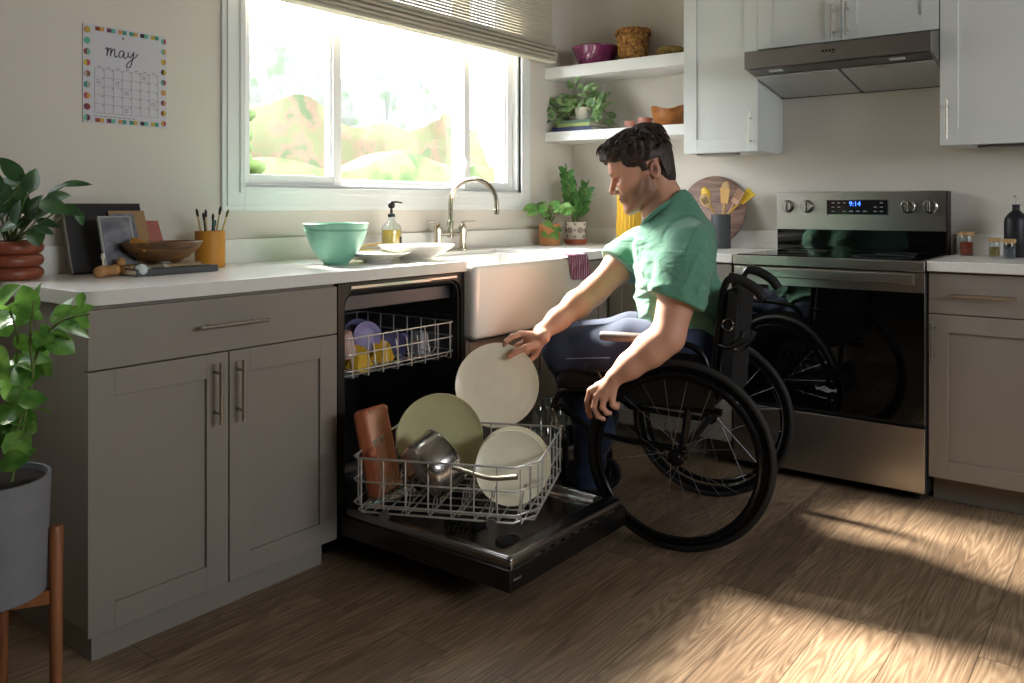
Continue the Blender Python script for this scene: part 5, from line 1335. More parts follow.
# ---- ribbed yellow vase, round board, crock and utensils on the back run
c = on(629, 238, 'x', -.17); c.z = ZT; g = MB(); n_ = 20
P = []
for k in range(n_*4):
    a = 2*PI*k/(n_*4); rb = 1+.045*math.cos(a*n_); P.append([(c.x+r*rb*math.cos(a), c.y+r*rb*math.sin(a), ZT+z) for r, z in ((.001, 0), (.055, 0), (.062, .02), (.064, .10), (.060, .20), (.062, .262), (.058, .262), (.055, .19), (.055, .03), (.001, .012))])
g.grid(P, closed_u=True); tag(build('ribbed_vase', g, mat('yellow_glaze', 'e0b030', .4, coat=.2), smooth=60), 'tall ribbed yellow vase on the worktop behind the man', 'vase')
cc_ = on(711.5, 207, 'x', -.055); t = thing('cutting_board', 'large round dark wooden cutting board leaning against the wall', 'cutting board', (-.075, cc_.y, ZT+.002)); t.rotation_euler = (0, math.radians(10), 0)
g = MB(); g.lathe([(0, -.009), (.172, -.009), (.179, -.006), (.181, 0), (.179, .006), (.172, .009), (0, .009)], (0, 0, .181), 72, axis=(1, 0, 0)); build('board_disc', g, wood('dark_board', '5c4038', 'a08070', .9, .5, 1), t, world=False, smooth=50)
cr = on(721, 230, 'x', -.17); cr.z = ZT
tag(build('utensil_crock', MB().lathe([(0, 0), (.045, 0), (.047, .003), (.047, .163), (.046, .166), (.043, .166), (.0425, .160), (.0425, .006), (0, .006)], cr, 36), mat('charcoal_ceramic', '45474a', .6), smooth=50), 'charcoal cylinder crock holding wooden kitchen utensils', 'crock')
def utensil(name, label, u, v, kind, m, depthx=-.17, cat='utensil'):
    e_ = on(u, v, 'x', depthx); b0 = cr+Vector((0, .0, .02)); rim = cr+Vector((0, (e_.y-cr.y)*.55, .165)); rim.y = max(min(rim.y, cr.y+.034), cr.y-.034)
    d = (e_-rim).normalized(); b0 = rim-d*.13; b0.z = max(b0.z, ZT+.012); b0.y = max(min(b0.y, cr.y+.036), cr.y-.036)
    t = thing(name, label, cat, b0); g = MB(); nk = e_-d*.055
    g.tube([b0, rim, nk], [.0045, .005, .0045], 8); build('utensil_handle', g, m, t)
    MM = Matrix.Translation(e_-d*.022) @ d.to_track_quat('Z', 'X').to_matrix().to_4x4(); g = MB()
    x, y, z = Vector((-1, 0, 0)), d.cross(Vector((-1, 0, 0))).normalized(), d
    MM = Matrix((( x.x, y.x, z.x, (e_-d*.022).x), (x.y, y.y, z.y, (e_-d*.022).y), (x.z, y.z, z.z, (e_-d*.022).z), (0, 0, 0, 1)))
    if kind == 'spoon': g.ball((0, 0, 0), (.007, .024, .036), 18, 12, MM)
    elif kind == 'slotted':
        g.ball((0, 0, 0), (.006, .027, .036), 18, 12, MM)
    elif kind == 'spatula': g.prism([(-.018, -.04), (.018, -.04), (.026, .035), (-.026, .035)], -.003, .003, 'yz', MM)
    elif kind == 'fork':
        for yy in (-.016, -.005, .006, .017): g.box(-.003, yy-.0028, -.012, .003, yy+.0028, .038, MM)
        g.box(-.003, -.019, -.036, .003, .020, -.010, MM)
    h_ = build('utensil_head', g, m, t, smooth=50)
    if kind == 'slotted':
        g = MB()
        for yy in (-.010, 0, .010): g.box(.0045, yy-.0022, -.016, .0068, yy+.0022, .016, MM)
        build('slots', g, M_gap, h_)
M_lw = mat('light_wood_utensil', 'd0a468', .6); M_yw = mat('yellow_utensil', 'd6b12e', .45); M_pw = mat('rosy_wood', 'c79a82', .6); M_dw2 = mat('straw_wood', 'c0a070', .6)
utensil('spoon', 'bright yellow round ladle spoon rising at left of the crock', 704, 190, 'spoon', M_yw, -.16)
utensil('spoon', 'slotted pale wooden spoon in front of the yellow one', 703, 197, 'slotted', M_dw2, -.19)
utensil('spoon', 'tall light wooden spoon standing upright in the crock', 726, 184, 'spoon', M_dw2, -.15)
utensil('spoon', 'narrow honey-coloured wooden spoon in the middle of the crock', 725, 191, 'spatula', M_lw, -.19)
utensil('spatula', 'rosy wooden slotted turner leaning right in the crock', 740, 193, 'fork', M_pw, -.17)
utensil('spatula', 'yellow-handled spatula leaning furthest right out of the crock', 750, 193, 'spatula', M_yw, -.15)

# ---- shelves
def shz(u, zt_, x=-.13): p = on(u, 100, 'x', x); return Vector((p.x, p.y, zt_))
ZA, ZB_ = 1.873, 1.522
c = shz(596, ZA); g = MB().lathe([(0, 0), (.085, 0), (.088, .004), (.108, .055), (.124, .092), (.130, .096), (.131, .104), (.126, .108), (.118, .100), (.10, .052), (.078, .010), (0, .008)], c, 56)
pb = thing('serving_bowl', 'purple glazed bowl with textured sides on the upper shelf', 'bowl', c); build('bowl_body', g, mat('plum_glaze', '7b2f5b', .18, coat=.6, bump=.25, bs=90), pb, smooth=50)
g = MB(); 
for k in range(26):
    a = 2*PI*k/26; r1, r2 = .0925, .117; P = [c+Vector(((r1+(r2-r1)*q_)*math.cos(a+.25*math.sin(q_*6+k)), (r1+(r2-r1)*q_)*math.sin(a+.25*math.sin(q_*6+k)), .018+.060*q_)) for q_ in np.linspace(0, 1, 6)]; g.tube(P, .0022, 5)
build('raised_vines', g, MATS['plum_glaze'], pb, smooth=70)
c = shz(633, ZA); t = thing('lidded_basket', 'round wicker basket with lid and loop handle on the upper shelf', 'basket', c)
M_wick = mat('wicker', 'c9964f', .8, c2='6b4420', vs=60, bump=.5, bs=70)
def woven(c, prof, n=44, m_=M_wick, name='weave', parent=None, rr=.0034):
    g = MB(); g.lathe([(0, prof[0][1])]+prof+[(0, prof[-1][1])], c, 40)
    for zi in range(len(prof)*5-5):
        f_ = zi/5; i = int(f_); q_ = f_-i; r = prof[i][0]*(1-q_)+prof[i+1][0]*q_; z = prof[i][1]*(1-q_)+prof[i+1][1]*q_
        P = [c+Vector(((r+.0028*math.sin(k*PI/2*1.0+zi*PI/3))*math.cos(2*PI*k/n), (r+.0028*math.sin(k*PI/2+zi*PI/3))*math.sin(2*PI*k/n), z)) for k in range(n)]; g.tube(P, rr, 5, closed=True)
    return build(name, g, m_, parent, smooth=60)
woven(c, [(.070, .002), (.076, .05), (.080, .10), (.082, .145)], 48, M_wick, 'basket_body', t)
woven(c+Vector((0, 0, .147)), [(.091, .0), (.092, .020), (.080, .028)], 48, mat('wicker_lid', 'b57f3e', .8, c2='5a3818', vs=60, bump=.5), 'basket_lid', t)
g = MB(); g.tube([c+Vector((0, .018*math.cos(a), .175+.018*math.sin(a))) for a in np.linspace(0, PI, 9)], .0028, 6); build('loop_handle', g, mat('dark_cord', '3c2c1c', .8), t)
c = shz(667, ZA); c.y = -.700; c.x = -.14; t = thing('woven_tray', 'small tan woven lidded box beside the cabinet on the upper shelf', 'basket', c)
woven(c, [(.062, .001), (.070, .018), (.071, .030)], 40, mat('straw_weave', 'a8905a', .85, c2='7d6a38', vs=50, bump=.5), 'box_base', t); woven(c+Vector((0, 0, .031)), [(.073, .0), (.068, .014), (.052, .024)], 40, mat('straw_lid', 'b39a62', .85, c2='8a7440', vs=50, bump=.5), 'box_lid', t)
# lower shelf
def bk(name, yc, w_, d_, h_, z0, m, label, rz=0): return flatbox(name, (-.145, yc), w_, d_, h_, z0, rz+PI/2, m, label, 'book', page=M_page)
bk('book', -.155, .245, .20, .024, ZB_+.0005, mat('navy_cover', '26355c', .5), 'navy blue book at the bottom of the stack on the lower shelf', .04)
bk('book', -.165, .215, .18, .020, ZB_+.0255, mat('lime_cover', '9fb06a', .6), 'lime green book in the middle of the lower shelf stack', -.03)
bk('book', -.170, .195, .165, .016, ZB_+.0465, mat('sage_cover', '5e7a68', .6), 'sage green book on top of the lower shelf stack', .02)
c = Vector((-.15, -.175, ZB_+.063)); t = thing('potted_plant', 'trailing variegated plant in a pale pot standing on the shelf books', 'plant', c)
build('pot', MB().lathe([(0, 0), (.036, 0), (.040, .004), (.048, .066), (.050, .072), (.047, .072), (.043, .062), (0, .06)], c, 30), mat('pale_pot', 'd8d2c4', .6), t, smooth=50)
build('soil', MB().lathe([(0, .064), (.045, .063)], c, 16), M_soil, t)
r_ = random.Random(21); g = MB(); gs = MB()
for k in range(120):
    a = r_.uniform(0, 2*PI); lat = r_.uniform(-.155, .17); up_ = r_.uniform(-.055, .15)*(1-abs(lat)/.26)+.03; fx_ = r_.uniform(-.10, .06)
    if abs(lat) > .10: up_ = r_.uniform(-.075, .06)
    e_ = c+Vector((fx_, lat, .05+up_*.85)); e_.z = max(e_.z, ZB_+.02); e_.y = min(e_.y, -.025)
    if k % 3 == 0: stem_to(gs, c+Vector((0, 0, .06)), e_, .0015, .03)
    leaf(g, e_, (r_.uniform(-.7, .1), math.copysign(r_.uniform(.2, 1), lat), r_.uniform(-.5, .8)), r_.uniform(.045, .068), r_.uniform(.022, .032), up=(-.8, -.4, .5), curl=.25)
P = spline([c+Vector((0, -.02, .07)), c+Vector((-.02, -.10, .075)), c+Vector((-.03, -.17, .02)), c+Vector((-.02, -.225, -.045))], 5); gs.tube(P, .0018, 6)
for q_ in P[::3]: leaf(g, q_, (-.3, -.6, -.3), .035, .016)
build('foliage', g, leafy('a9c48a', '3b6a3a', 'pale_variegated', 45), t, smooth=70); build('stems', gs, M_stem, t, smooth=70)
flatbox('tablet', (-.15, -.35), .14, .11, .008, ZB_+.0005, .1, M_black, 'thin dark folded tablet on the shelf right of the books', 'tablet')
M_pinkc = mat('pink_glaze', 'c98f80', .5, var=.12, vs=40)
for k, (u_, lab) in enumerate(((630, 'small pink ceramic cup at left on the lower shelf'), (645, 'larger pink ceramic cup at right on the lower shelf'))):
    c = shz(u_, ZB_); s_ = (.85, 1.05)[k]; g = MB().lathe([(0, 0), (.026*s_, 0), (.030*s_, .006), (.037*s_, .05*s_), (.038*s_, .054*s_), (.0355*s_, .054*s_), (.030*s_, .012), (0, .008)], c, 32)
    tag(build('cup', g, M_pinkc, smooth=50), lab, 'cup')
c = Vector((-.135, -.690, ZB_)); g = MB(); P = []
for k in range(48):
    a = 2*PI*k/48; wv_ = .006*math.sin(3*a+.6); P.append([(c.x+r*math.cos(a)*.9, c.y+r*math.sin(a)*1.08, ZB_+z+(wv_*1.6 if z > .07 else 0)) for r, z in ((.001, 0), (.052, 0), (.070, .02), (.084, .06), (.091, .098), (.087, .099), (.078, .058), (.062, .022), (.001, .010))])
g.grid(P, closed_u=True); tag(build('carved_bowl', g, wood('orange_wood', '8a4e22', 'c07a3c', .6, .35, 1), smooth=60), 'carved orange-brown wooden bowl with wavy rim on the lower shelf', 'bowl')

# ---- jars and bottle right of the range
def jar(u, vb, r, h_, fillc, frac, lab, nm='spice_jar'):
    c = at(u, vb, 173.15/(vb-206.09)); c += Vector((.8, .59, 0))*r*.9; c.z = ZT
    t = thing(nm, lab, 'jar', c); g = MB().lathe([(0, 0), (r*.96, 0), (r, .003), (r, h_-.006), (r*.93, h_), (r*.86, h_), (r*.9, h_-.008), (r*.9, .004), (0, .004)], c, 28); build('jar_glass', g, thin_glass('jar_glass_clear', (.93, .95, .95), 1.2), t, smooth=50)
    build('spice', MB().lathe([(0, .004), (r*.89, .0045), (r*.89, h_*frac), (0, h_*frac+.002)], c, 24), mat('spice_'+fillc, fillc, .9, var=.4, vs=150, bump=.8, bs=150), t, smooth=40)
    build('cork_lid', MB().lathe([(0, h_-.004), (r*.85, h_-.004), (r*.85, h_), (r*1.12, h_+.001), (r*1.14, h_+.012), (r*1.08, h_+.015), (0, h_+.015)], c, 28), mat('beech_lid', 'b08a5a', .6, var=.1), t, smooth=40); return c
jar(969.5, 256, .0265, .084, '8a3520', .66, 'jar of red chilli flakes with beech lid, right of the range')
jar(997, 257, .0205, .062, '7a6a2c', .62, 'small jar of greenish-yellow herbs with beech lid')
jar(1012, 259.0, .0215, .062, '55555c', .70, 'small jar of grey pepper in front of the black bottle')
c = on(1016, 230, 'x', -.13); c.z = ZT; t = thing('oil_bottle', 'tall matte black oil bottle with metal pour spout', 'bottle', c)
build('bottle_body', MB().lathe([(0, 0), (.040, 0), (.043, .003), (.043, .142), (.040, .158), (.028, .175), (.0155, .186), (.0135, .192), (.0135, .205), (.015, .207), (.015, .212), (0, .212)], c, 36), mat('matte_black_glaze', '191a20', .45), t, smooth=50)
g = MB(); g.tube([c+Vector((0, 0, .205)), c+Vector((0, 0, .238)), c+Vector((-.004, .003, .246)), c+Vector((-.018, .010, .247))], .0032, 8); build('pour_spout', g, M_steel, t, smooth=60)

# ================================================================ in the dishwasher
def disc_dish(name, label, u, v, depth, nrm, r, m, dp, cat='plate', **k): return plate(name, label, at(u, v, depth), Vector(nrm).normalized(), r, m, depth=dp, cat=cat)
back = lambda u, v: (Vector((CX, CY, CH))-at(u, v, 2.6)).normalized()
M_cream2 = mat('olive_cream', 'd8d2a2', .35, coat=.15)  # the olive dish's own glaze colour
# pan standing at the back of the rack, its inside to the room
c0 = at(440, 436, 2.60); nrm = (back(440, 436)+Vector((-.12, .0, -.12))).normalized()
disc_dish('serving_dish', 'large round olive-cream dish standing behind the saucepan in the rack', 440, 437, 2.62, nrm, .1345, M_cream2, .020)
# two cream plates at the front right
nrm = (back(512, 467)+Vector((-.02, 0, .10))).normalized()
disc_dish('dinner_plate', 'front cream plate of the two leaning at the rack\'s right front', 511.5, 468, 2.50, (nrm.x, nrm.y, nrm.z), .108, M_cream, .016)
disc_dish('dinner_plate', 'rear cream plate of the two leaning at the rack\'s right front', 513.5, 464.5, 2.565, nrm, .114, M_cream, .016)
# terracotta baking dish on its edge
t = thing('baking_dish', 'square terracotta-pink baking dish standing on edge at the rack\'s left', 'baking dish', at(381, 449, 2.62))
M_bake = mat('terracotta_pink', 'd9a184', .5); M_bake2 = mat('terracotta_outer', 'b06a4c', .55)
z_ = (back(381, 449)*.50+Vector((.75, -.45, .10))).normalized(); x_ = Vector((0, 0, 1)); x_ = (x_-z_*x_.dot(z_)).normalized(); x_ = (Matrix.Rotation(math.radians(-7), 3, z_) @ x_); y_ = z_.cross(x_)
t.rotation_euler = Matrix((x_, y_, z_)).transposed().to_euler()
f = Field((-.17, -.13, -.045), (.17, .13, .04), .004); f.rbox((0, 0, -.008), (.132, .095, .026), .018, k=.001); f.rbox((0, 0, .016), (.122, .085, .036), .018, k=.006, mode='sub'); 
f.cone((.0, .092, .010), (.0, .103, .010), .013, .012, k=.012)
def bc_(V): return np.where(((np.abs(V[:, 0]) < .123) & (np.abs(V[:, 1]) < .086) & (V[:, 2] > -.0225))[:, None], np.array(lin('dcab90')), np.array(lin('b5694a')))
field_obj('dish_body', f, mat('baking_glaze', 'd9a184', .5, attr=True), t, 2, bc_)
# saucepan on its side
sp_ = thing('saucepan', 'stainless saucepan tipped on its side in the rack, handle toward the room', 'saucepan', at(434, 470, 2.50))
a_ = (at(450, 452, 2.57)-at(416, 478, 2.49)).normalized()
x_, y_, z_ = frame_of(a_)
M_pan = mat('pan_steel', 'b5b1ab', .2, 1., var=.05, vs=10)
cb_ = at(417, 477, 2.47)
MM = Matrix.Translation(cb_) @ Matrix((x_, y_, a_)).transposed().to_4x4()
g = MB().lathe([(0, 0), (.070, 0), (.082, .006), (.088, .018), (.090, .04), (.090, .098), (.0935, .103), (.092, .105), (.087, .100), (.087, .04), (.084, .016), (0, .006)], n=56, M=MM); build('pan_body', g, M_pan, sp_, smooth=45)
hA, hB, hC, hD = at(449, 466, 2.455), at(462, 470, 2.42), at(490, 478, 2.36), at(517, 477, 2.32)
g = MB(); g.tube(spline([hA, hB, hC, hD], 6), [.008]*4+[.0065]*8+[.0075]*7, 12); build('pan_handle', g, mat('handle_steel', 'c2b9a6', .3, .9), sp_, smooth=60)
g = MB(); g.tube([at(444, 462, 2.47), at(452, 468, 2.45)], .012, 10); build('handle_bracket', g, M_pan, sp_, smooth=60)
# stemmed glasses upside down, rear right of the rack
M_gl = thin_glass('drinking_glass', (.92, .95, .95), 2.2)
for k, (u_, v_, dp_) in enumerate(((538, 418, 2.92), (549, 414, 2.95), (558, 421, 2.90), (545, 432, 2.86))):
    c = at(u_, v_+18, dp_); labs = ('leftmost upturned drinking glass at the rear of the lower rack', 'tallest upturned drinking glass at the rear of the lower rack', 'rightmost upturned drinking glass in the lower rack', 'short upturned drinking glass in front of the other three')
    h_ = (.105, .125, .105, .08)[k]; g = MB().lathe([(.030, 0), (.033, .004), (.030, h_*.8), (.024, h_), (0, h_), (0, h_-.004), (.022, h_-.005), (.028, h_*.78), (.031, .004), (.030, 0)], c, 24)
    tag(build('drinking_glass', g, M_gl, smooth=50), labs[k], 'glass', 'drinking glasses in the lower rack')
# cutlery basket
bs = thing('cutlery_basket', 'small dark wire cutlery basket lying on the open dishwasher door', 'basket', at(452, 523, 2.36))
# upper rack load
def urp(u, v, y): return on(u, v, 'y', y)
M_lil = mat('lilac_glaze', '8f86b8', .4); M_lil2 = mat('dark_violet_glaze', '5a5680', .45); M_yg = mat('yellow_melamine', 'e3b53a', .4); M_wg = mat('grey_white_plastic', 'cfcdd0', .4)  # lilac and dark violet saucers each have their own glaze
fn = Vector((-.35, -.85, .25)).normalized()
plate('saucer', 'lilac saucer standing at left in the upper rack', urp(367, 336, -.44)+Vector((0, 0, 0)), (-.35, -.9, .2), .052, M_lil, depth=.012)
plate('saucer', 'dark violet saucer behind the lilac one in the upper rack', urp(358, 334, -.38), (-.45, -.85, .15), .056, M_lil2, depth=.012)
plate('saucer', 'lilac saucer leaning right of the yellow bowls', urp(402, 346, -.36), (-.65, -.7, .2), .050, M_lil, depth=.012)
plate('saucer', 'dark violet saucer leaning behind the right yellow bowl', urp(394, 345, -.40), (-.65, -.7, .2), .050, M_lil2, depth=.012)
for k, (u_, v_, y_, lab) in enumerate(((357, 357, -.50, 'left upturned yellow bowl in the upper rack'), (380, 351, -.46, 'right upturned yellow bowl in the upper rack'))):
    g = MB(); cc2 = urp(u_, v_, y_); d = Vector((-.2, -.45, .87)).normalized(); x_, y2_, z_ = frame_of(d)
    MM = Matrix.Translation(cc2) @ Matrix((x_, y2_, z_)).transposed().to_4x4() @ Matrix.Rotation(.6, 4, 'Z')
    prof = [(0, .03), (.028, .03), (.034, .026), (.055, -.024), (.057, -.026), (.053, -.026), (.030, .022), (0, .026)]
    g.lathe(prof, n=8, M=MM); tag(build('bowl', g, M_yg, smooth=25), lab, 'bowl')
for k, (u_, v_, y_, lab) in enumerate(((420, 345, -.42, 'tilted grey-white square cup at right in the upper rack'), (434, 341, -.38, 'second grey-white cup at the far right of the upper rack'))):
    cc2 = urp(u_, v_, y_); MM = Matrix.Translation(cc2) @ Matrix.Rotation(math.radians(16), 4, 'Y') @ Matrix.Rotation(math.radians(-14), 4, 'X'); g = MB()
    def ring_(h, z): return [(-h, -h, z), (h, -h, z), (h, h, z), (-h, h, z)]
    vs_ = ring_(.026, .05)+ring_(.034, -.045)+ring_(.031, -.045)+ring_(.023, .046); fs_ = [(0, 1, 2, 3), (12, 15, 14, 13)]
    for a_i in (0, 4, 8):
        for i in range(4): fs_.append((a_i+i, a_i+(i+1) % 4, a_i+4+(i+1) % 4, a_i+4+i))
    g.add(vs_, fs_, MM); tag(build('cup', g, M_wg, smooth=0, bevel=.003), lab, 'cup')
cc2 = urp(345, 345, -.52); g = MB(); g.lathe([(0, .045), (.024, .045), (.030, .038), (.034, -.04), (.031, -.04), (.027, .036), (0, .04)], n=24, M=Matrix.Translation(cc2) @ Matrix.Rotation(-.25, 4, 'Y')); tag(build('mug', g, mat('blush_glaze', 'c9a598', .5), smooth=50), 'blush pink mug at the far left of the upper rack', 'mug')
# cutlery basket body
bc0 = Vector((-2.085, -1.0, .160)); g = MB()
ang2 = ang
MB_ = Matrix.Translation(bc0) @ Matrix.Rotation(ang2+.1, 4, 'Z')
for z in (.0, .02, .04, .058):
    g.tube([(a, b, z) for a, b in rrect(.15, .075, .012, 3)], .0018, 5, closed=True, M=MB_)
for k in range(10): 
    for yy in (-.0375, .0375): g.tube([(-.07+.0155*k, yy, 0), (-.07+.0155*k, yy, .058)], .0015, 5, M=MB_)
for k in range(9): g.tube([(-.07+.0175*k, -.037, 0), (-.07+.0175*k, .037, 0)], .0015, 5, M=MB_)
for k in range(5):
    g.tube([(-.075, -.03+.015*k, 0), (.075, -.03+.015*k, 0)], .0015, 5, M=MB_)
bs.location = bc0; build('basket_wires', g, mat('dark_wire', '1c1b1a', .4), bs, smooth=60)

# ================================================================ planter at the left foreground
pc = Vector((-3.233, -.640, 0)); t = thing('plant_stand', 'wooden four-legged plant stand holding the grey planter, left foreground', 'plant stand', pc)
M_oak = wood('stand_wood', '7a4a2c', 'a86c40', .8, .5, 2)
r_st = .126; a0 = math.radians(-121)
for k in range(4):
    a = a0+k*PI/2; p = pc+Vector((r_st*math.cos(a), r_st*math.sin(a), 0)); g = MB(); g.tube([p, p+Vector((0, 0, .395)), p+Vector((0, 0, .402))], [.0125, .0155, .0125], 14); build('leg', g, M_oak, t)
g = MB()
for k in (0, 1):
    a = a0+k*PI/2; d = Vector((math.cos(a), math.sin(a), 0)); s_ = Vector((-d.y, d.x, 0)); p1 = pc-d*r_st; p2 = pc+d*r_st
    z0 = .230+.0*k
    vs_ = [p1+s_*.009+Vector((0, 0, z0)), p1-s_*.009+Vector((0, 0, z0)), p2-s_*.009+Vector((0, 0, z0)), p2+s_*.009+Vector((0, 0, z0))]; vs_ += [v+Vector((0, 0, .030)) for v in vs_]
    g.add(vs_, [(0, 1, 2, 3), (7, 6, 5, 4), (0, 4, 5, 1), (1, 5, 6, 2), (2, 6, 7, 3), (3, 7, 4, 0)])
build('cross_brace', g, M_oak, t)
pz = .262; t = thing('potted_plant', 'leafy variegated green plant in a grey cylindrical planter, left foreground', 'plant', pc+Vector((0, 0, pz)))
build('planter', MB().lathe([(0, 0), (.098, 0), (.108, .006), (.1165, .255), (.1165, .262), (.110, .262), (.108, .245), (0, .240)], pc+Vector((0, 0, pz)), 64), mat('grey_planter', '7b7c82', .6, var=.04, vs=20), t, smooth=50)
build('soil', MB().lathe([(0, .251), (.108, .249)], pc+Vector((0, 0, pz)), 32), M_soil, t)
r_ = random.Random(77); g = MB(); gs = MB(); base_ = pc+Vector((0, 0, pz+.23))
Rv = Vector((.594, -.805, 0)); Dv = Vector((.805, .594, 0))
def putleaf(u, v, dpt, dir_uv, ln, wd, facing=.6, up_j=0):
    e_ = at(u, v, dpt); d = Rv*dir_uv[0]+Vector((0, 0, 1))*dir_uv[1]+Dv*r_.uniform(-.4, .4)
    up_ = -Dv*facing+Vector((0, 0, 1))*(1-facing)+Rv*r_.uniform(-.4, .4)
    leaf(g, e_, d, ln, wd, up=up_, curl=r_.uniform(.0, .35), fold=r_.uniform(.1, .35)); return e_
spine = [spline([base_, base_+Vector((.02, -.03, .18)), at(18, 345, 1.80), at(8, 305, 1.78)], 6), spline([base_+Vector((.03, -.02, 0)), at(24, 420, 1.84), at(38, 350, 1.80), at(60, 322, 1.76), at(90, 314, 1.75)], 6), spline([base_+Vector((-.02, .02, 0)), base_+Vector((-.06, -.02, .2)), base_+Vector((-.08, -.03, .42))], 6), spline([base_, at(30, 390, 1.8), at(30, 340, 1.78), at(34, 300, 1.77)], 6)]
for s_ in spine: gs.tube(s_, [.004-.002*i/len(s_) for i in range(len(s_))], 7)
for (u, v, du, dv, ln, wd) in ((33, 305, .12, 1, .068, .026), (30, 308, -.3, .8, .07, .05), (55, 318, .15, .9, .068, .05), (76, 318, .75, -.55, .056, .035), (74, 312, .6, .2, .05, .03), (82, 300, -.1, -.9, .035, .022), (60, 312, .8, .3, .045, .03), (48, 330, .8, -.6, .045, .02), (22, 340, .8, -.45, .06, .032), (38, 336, .5, -.8, .055, .02), (20, 320, .3, .8, .08, .05), (5, 330, -.4, .8, .08, .055), (2, 300, .5, .6, .07, .05), (28, 352, .5, -.6, .07, .055), (32, 372, .8, .0, .06, .055), (18, 362, .4, -.8, .07, .055), (8, 385, .5, -.5, .075, .06), (24, 402, .7, .1, .055, .05), (6, 410, .6, -.6, .075, .06), (28, 432, .5, .2, .06, .05), (10, 440, .4, -.7, .07, .06), (0, 420, .5, .4, .07, .06), (4, 462, .5, .1, .06, .05), (0, 350, .2, -.6, .08, .06), (14, 458, .4, .3, .05, .05), (40, 345, .6, .5, .05, .04), (45, 365, .2, -1, .05, .045), (26, 415, -.2, -.9, .06, .055)):
    e_ = putleaf(u-6*du*1.5, v+6*dv*1.5, r_.uniform(1.73, 1.87), (du, dv), ln, wd)
for k in range(70):
    q_ = r_.choice(spine[:3]); p = q_[r_.randrange(4, len(q_))]; a = r_.uniform(0, 2*PI)
    if q_ is spine[1] and p.x > at(45, 340, 1.8).x: continue
    leaf(g, p, (math.cos(a), math.sin(a), r_.uniform(-.6, .4)), r_.uniform(.05, .08), r_.uniform(.04, .055), up=(r_.uniform(-.7, .2), r_.uniform(-.6, .2), .6), curl=r_.uniform(.1, .4))
build('foliage', g, M_var, t, smooth=70); build('stems', gs, M_stem, t, smooth=70)
SKY, SUN, SUNDIR, EXPOSURE = 9.0, 26.0, (-.13, -1, -.76), .6
# ================================================================ outdoors
gr = MB().box(-14, .16, -.5, 12, 24, -.4)
tag(build('lawn', gr, mat('lawn_green', '474a3a', .9, var=.3, vs=.8), smooth=0), kind='structure')
def bank(name, x0, x1, y, z1, cols, seed, label, cat, amp=.25, depth=1.2):
    "a clipped, bulging bank of planting with a rounded top"
    r_ = random.Random(seed); ph = [r_.uniform(0, 6.3) for _ in range(8)]; P = []; nx = int((x1-x0)/.18)
    for i in range(nx+1):
        x = x0+(x1-x0)*i/nx; row = []
        for j in range(15):
            t = PI*j/14; z = -.4+(z1+.4)*min(1, math.sin(t)*1.15)*(1+.06*math.sin(x*1.3+ph[0])+.04*math.sin(x*3.1+ph[1])); yy = y+depth*.5*(1-math.cos(t))
            d = amp*(.5*math.sin(x*2.1+z*2.3+ph[2])+.3*math.sin(x*4.7-z*3.9+ph[3])+.2*math.sin(x*9+z*8+ph[4]))
            row.append((x+d*.3, yy+d*(1 if j < 8 else -.4), z+d*.25))
        P.append(row)
    g = MB(); g.grid(P)
    m = mat(name+'_leaves', cols[0], 1., bump=0, c2=cols[1], vs=1.9, spec=.05)  # haze and soft focus outdoors are put into these greyed, mottled colours
    rp = [n for n in m.node_tree.nodes if n.type == 'VALTORGB'][0]; e = rp.color_ramp.elements
    for k_, c_ in enumerate(cols[2:]): q_ = e.new(.42+.1*k_); q_.color = lin(c_)+(1,)
    return tag(build(name, g, m, smooth=80), label, cat)
bank('hedge', -9, 8, 6.0, 1.75, ('5e6246', '46563a', '525e40', '655f4a'), 1, 'low bright green hedge seen through the window', 'hedge')
bank('flowering_hedge', -12, 12, 10.5, 3.0, ('625a4a', '4e5842', '6b5a4e', '5a5e46'), 2, 'pinkish flowering hedge behind the green hedge outside', 'hedge')
bank('tree_row', -16, 16, 15., 4.9, ('62665f', '566050', '5e645b', '6a6a68'), 3, 'row of pale leafy trees far behind the garden', 'trees', .5, 3.)
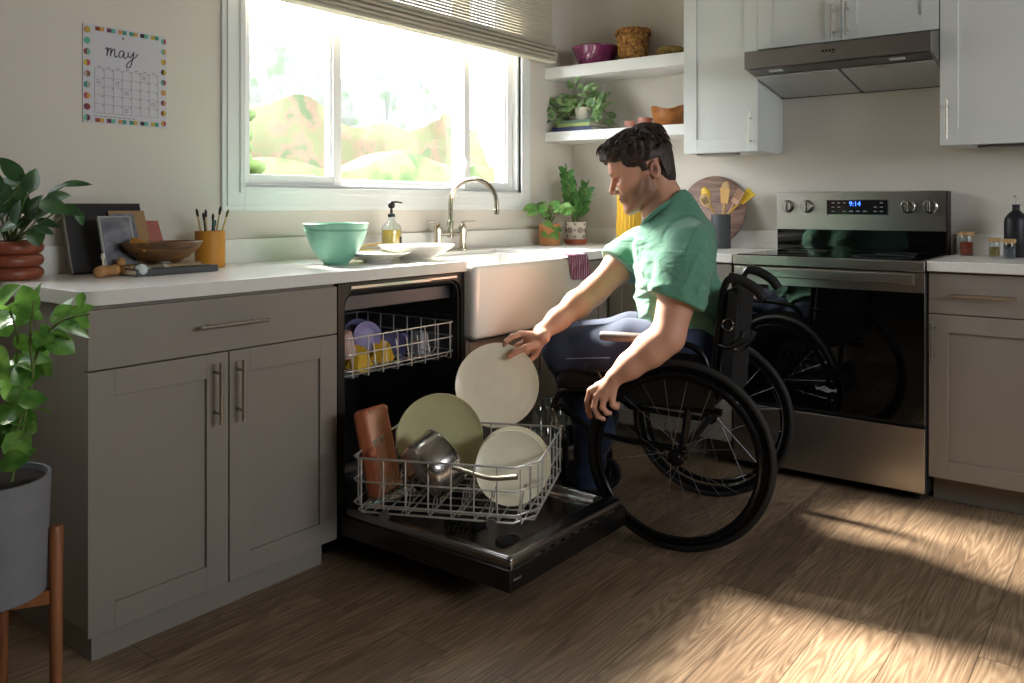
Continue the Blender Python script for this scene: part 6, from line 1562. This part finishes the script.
for i, (x, y, h_, c, lab) in enumerate(((-.2, 3.4, 2.6, '465a2a', 'slender bright green young tree outside behind the left window pane'),)):
    t = thing('garden_tree', lab, 'tree', (x, y, -.4))
    g = MB(); g.tube(spline([(x, y, -.4), (x+.05, y, .6), (x-.03, y+.05, h_*.6)], 5), .05, 8); build('trunk', g, mat('bark', '7d6a55', .9), t)
    r_ = random.Random(40+i); g = MB()
    for k in range(420):
        hh_ = r_.uniform(.28, .97); wd_ = (.50+.3*i)*math.sin(PI*min(1, (hh_-.2)/.8))**.6; a = r_.uniform(0, 6.28); q = wd_*math.sqrt(r_.uniform(0, 1)); g.ball((x+q*math.cos(a), y+q*math.sin(a), -.4+h_*hh_), (r_.uniform(.05, .12), r_.uniform(.05, .12), r_.uniform(.03, .08)), 7, 5)
    build('foliage', g, mat('foliage_%s' % ('light', 'pale')[i], c, .9, var=.2, vs=2), t, smooth=80)

# ================================================================ light: sky, sun
wd = bpy.data.worlds.new('sky'); scene.world = wd; wd.use_nodes = True
bg = wd.node_tree.nodes['Background']; bg.inputs[0].default_value = lin('eef3f8')+(1,); bg.inputs[1].default_value = SKY
sd = bpy.data.lights.new('sun', 'SUN'); sd.energy = SUN; sd.angle = math.radians(10); sd.color = (1, .94, .84)
so = bpy.data.objects.new('sun', sd); col.objects.link(so)
so.rotation_euler = Vector(SUNDIR).normalized().to_track_quat('-Z', 'Y').to_euler(); so.location = (-1, 6, 6)
def portal(name, loc, size, d):
    l = bpy.data.lights.new(name, 'AREA'); l.shape = 'RECTANGLE'; l.size, l.size_y = size; l.cycles.is_portal = True
    o = bpy.data.objects.new(name, l); col.objects.link(o); o.location = loc; o.rotation_euler = Vector(d).to_track_quat('-Z', 'Y').to_euler()
portal('window_portal', ((WX0+WX1)/2, .16, (WZ0+WZ1)/2), (WX1-WX0, WZ1-WZ0), (0, -1, 0))
portal('window_portal', ((VX0+VX1)/2, .16, (WZ0+WZ1)/2), (VX1-VX0, WZ1-WZ0), (0, -1, 0))
portal('fill_portal', (-2.2, YB-.16, 1.7), (2.0, .8), (0, 1, 0))  # over the back opening that was added for fill
vs = scene.view_settings; vs.view_transform = 'Standard'; vs.look = 'None'; vs.gamma = 1; vs.use_curve_mapping = False; vs.exposure = EXPOSURE
scene.cycles.use_denoising = True
scene.cycles.max_bounces = 10; scene.cycles.diffuse_bounces = 5; scene.cycles.glossy_bounces = 4; scene.cycles.transmission_bounces = 6; scene.cycles.transparent_max_bounces = 12
scene.cycles.caustics_reflective = False; scene.cycles.caustics_refractive = False; scene.cycles.sample_clamp_indirect = 6
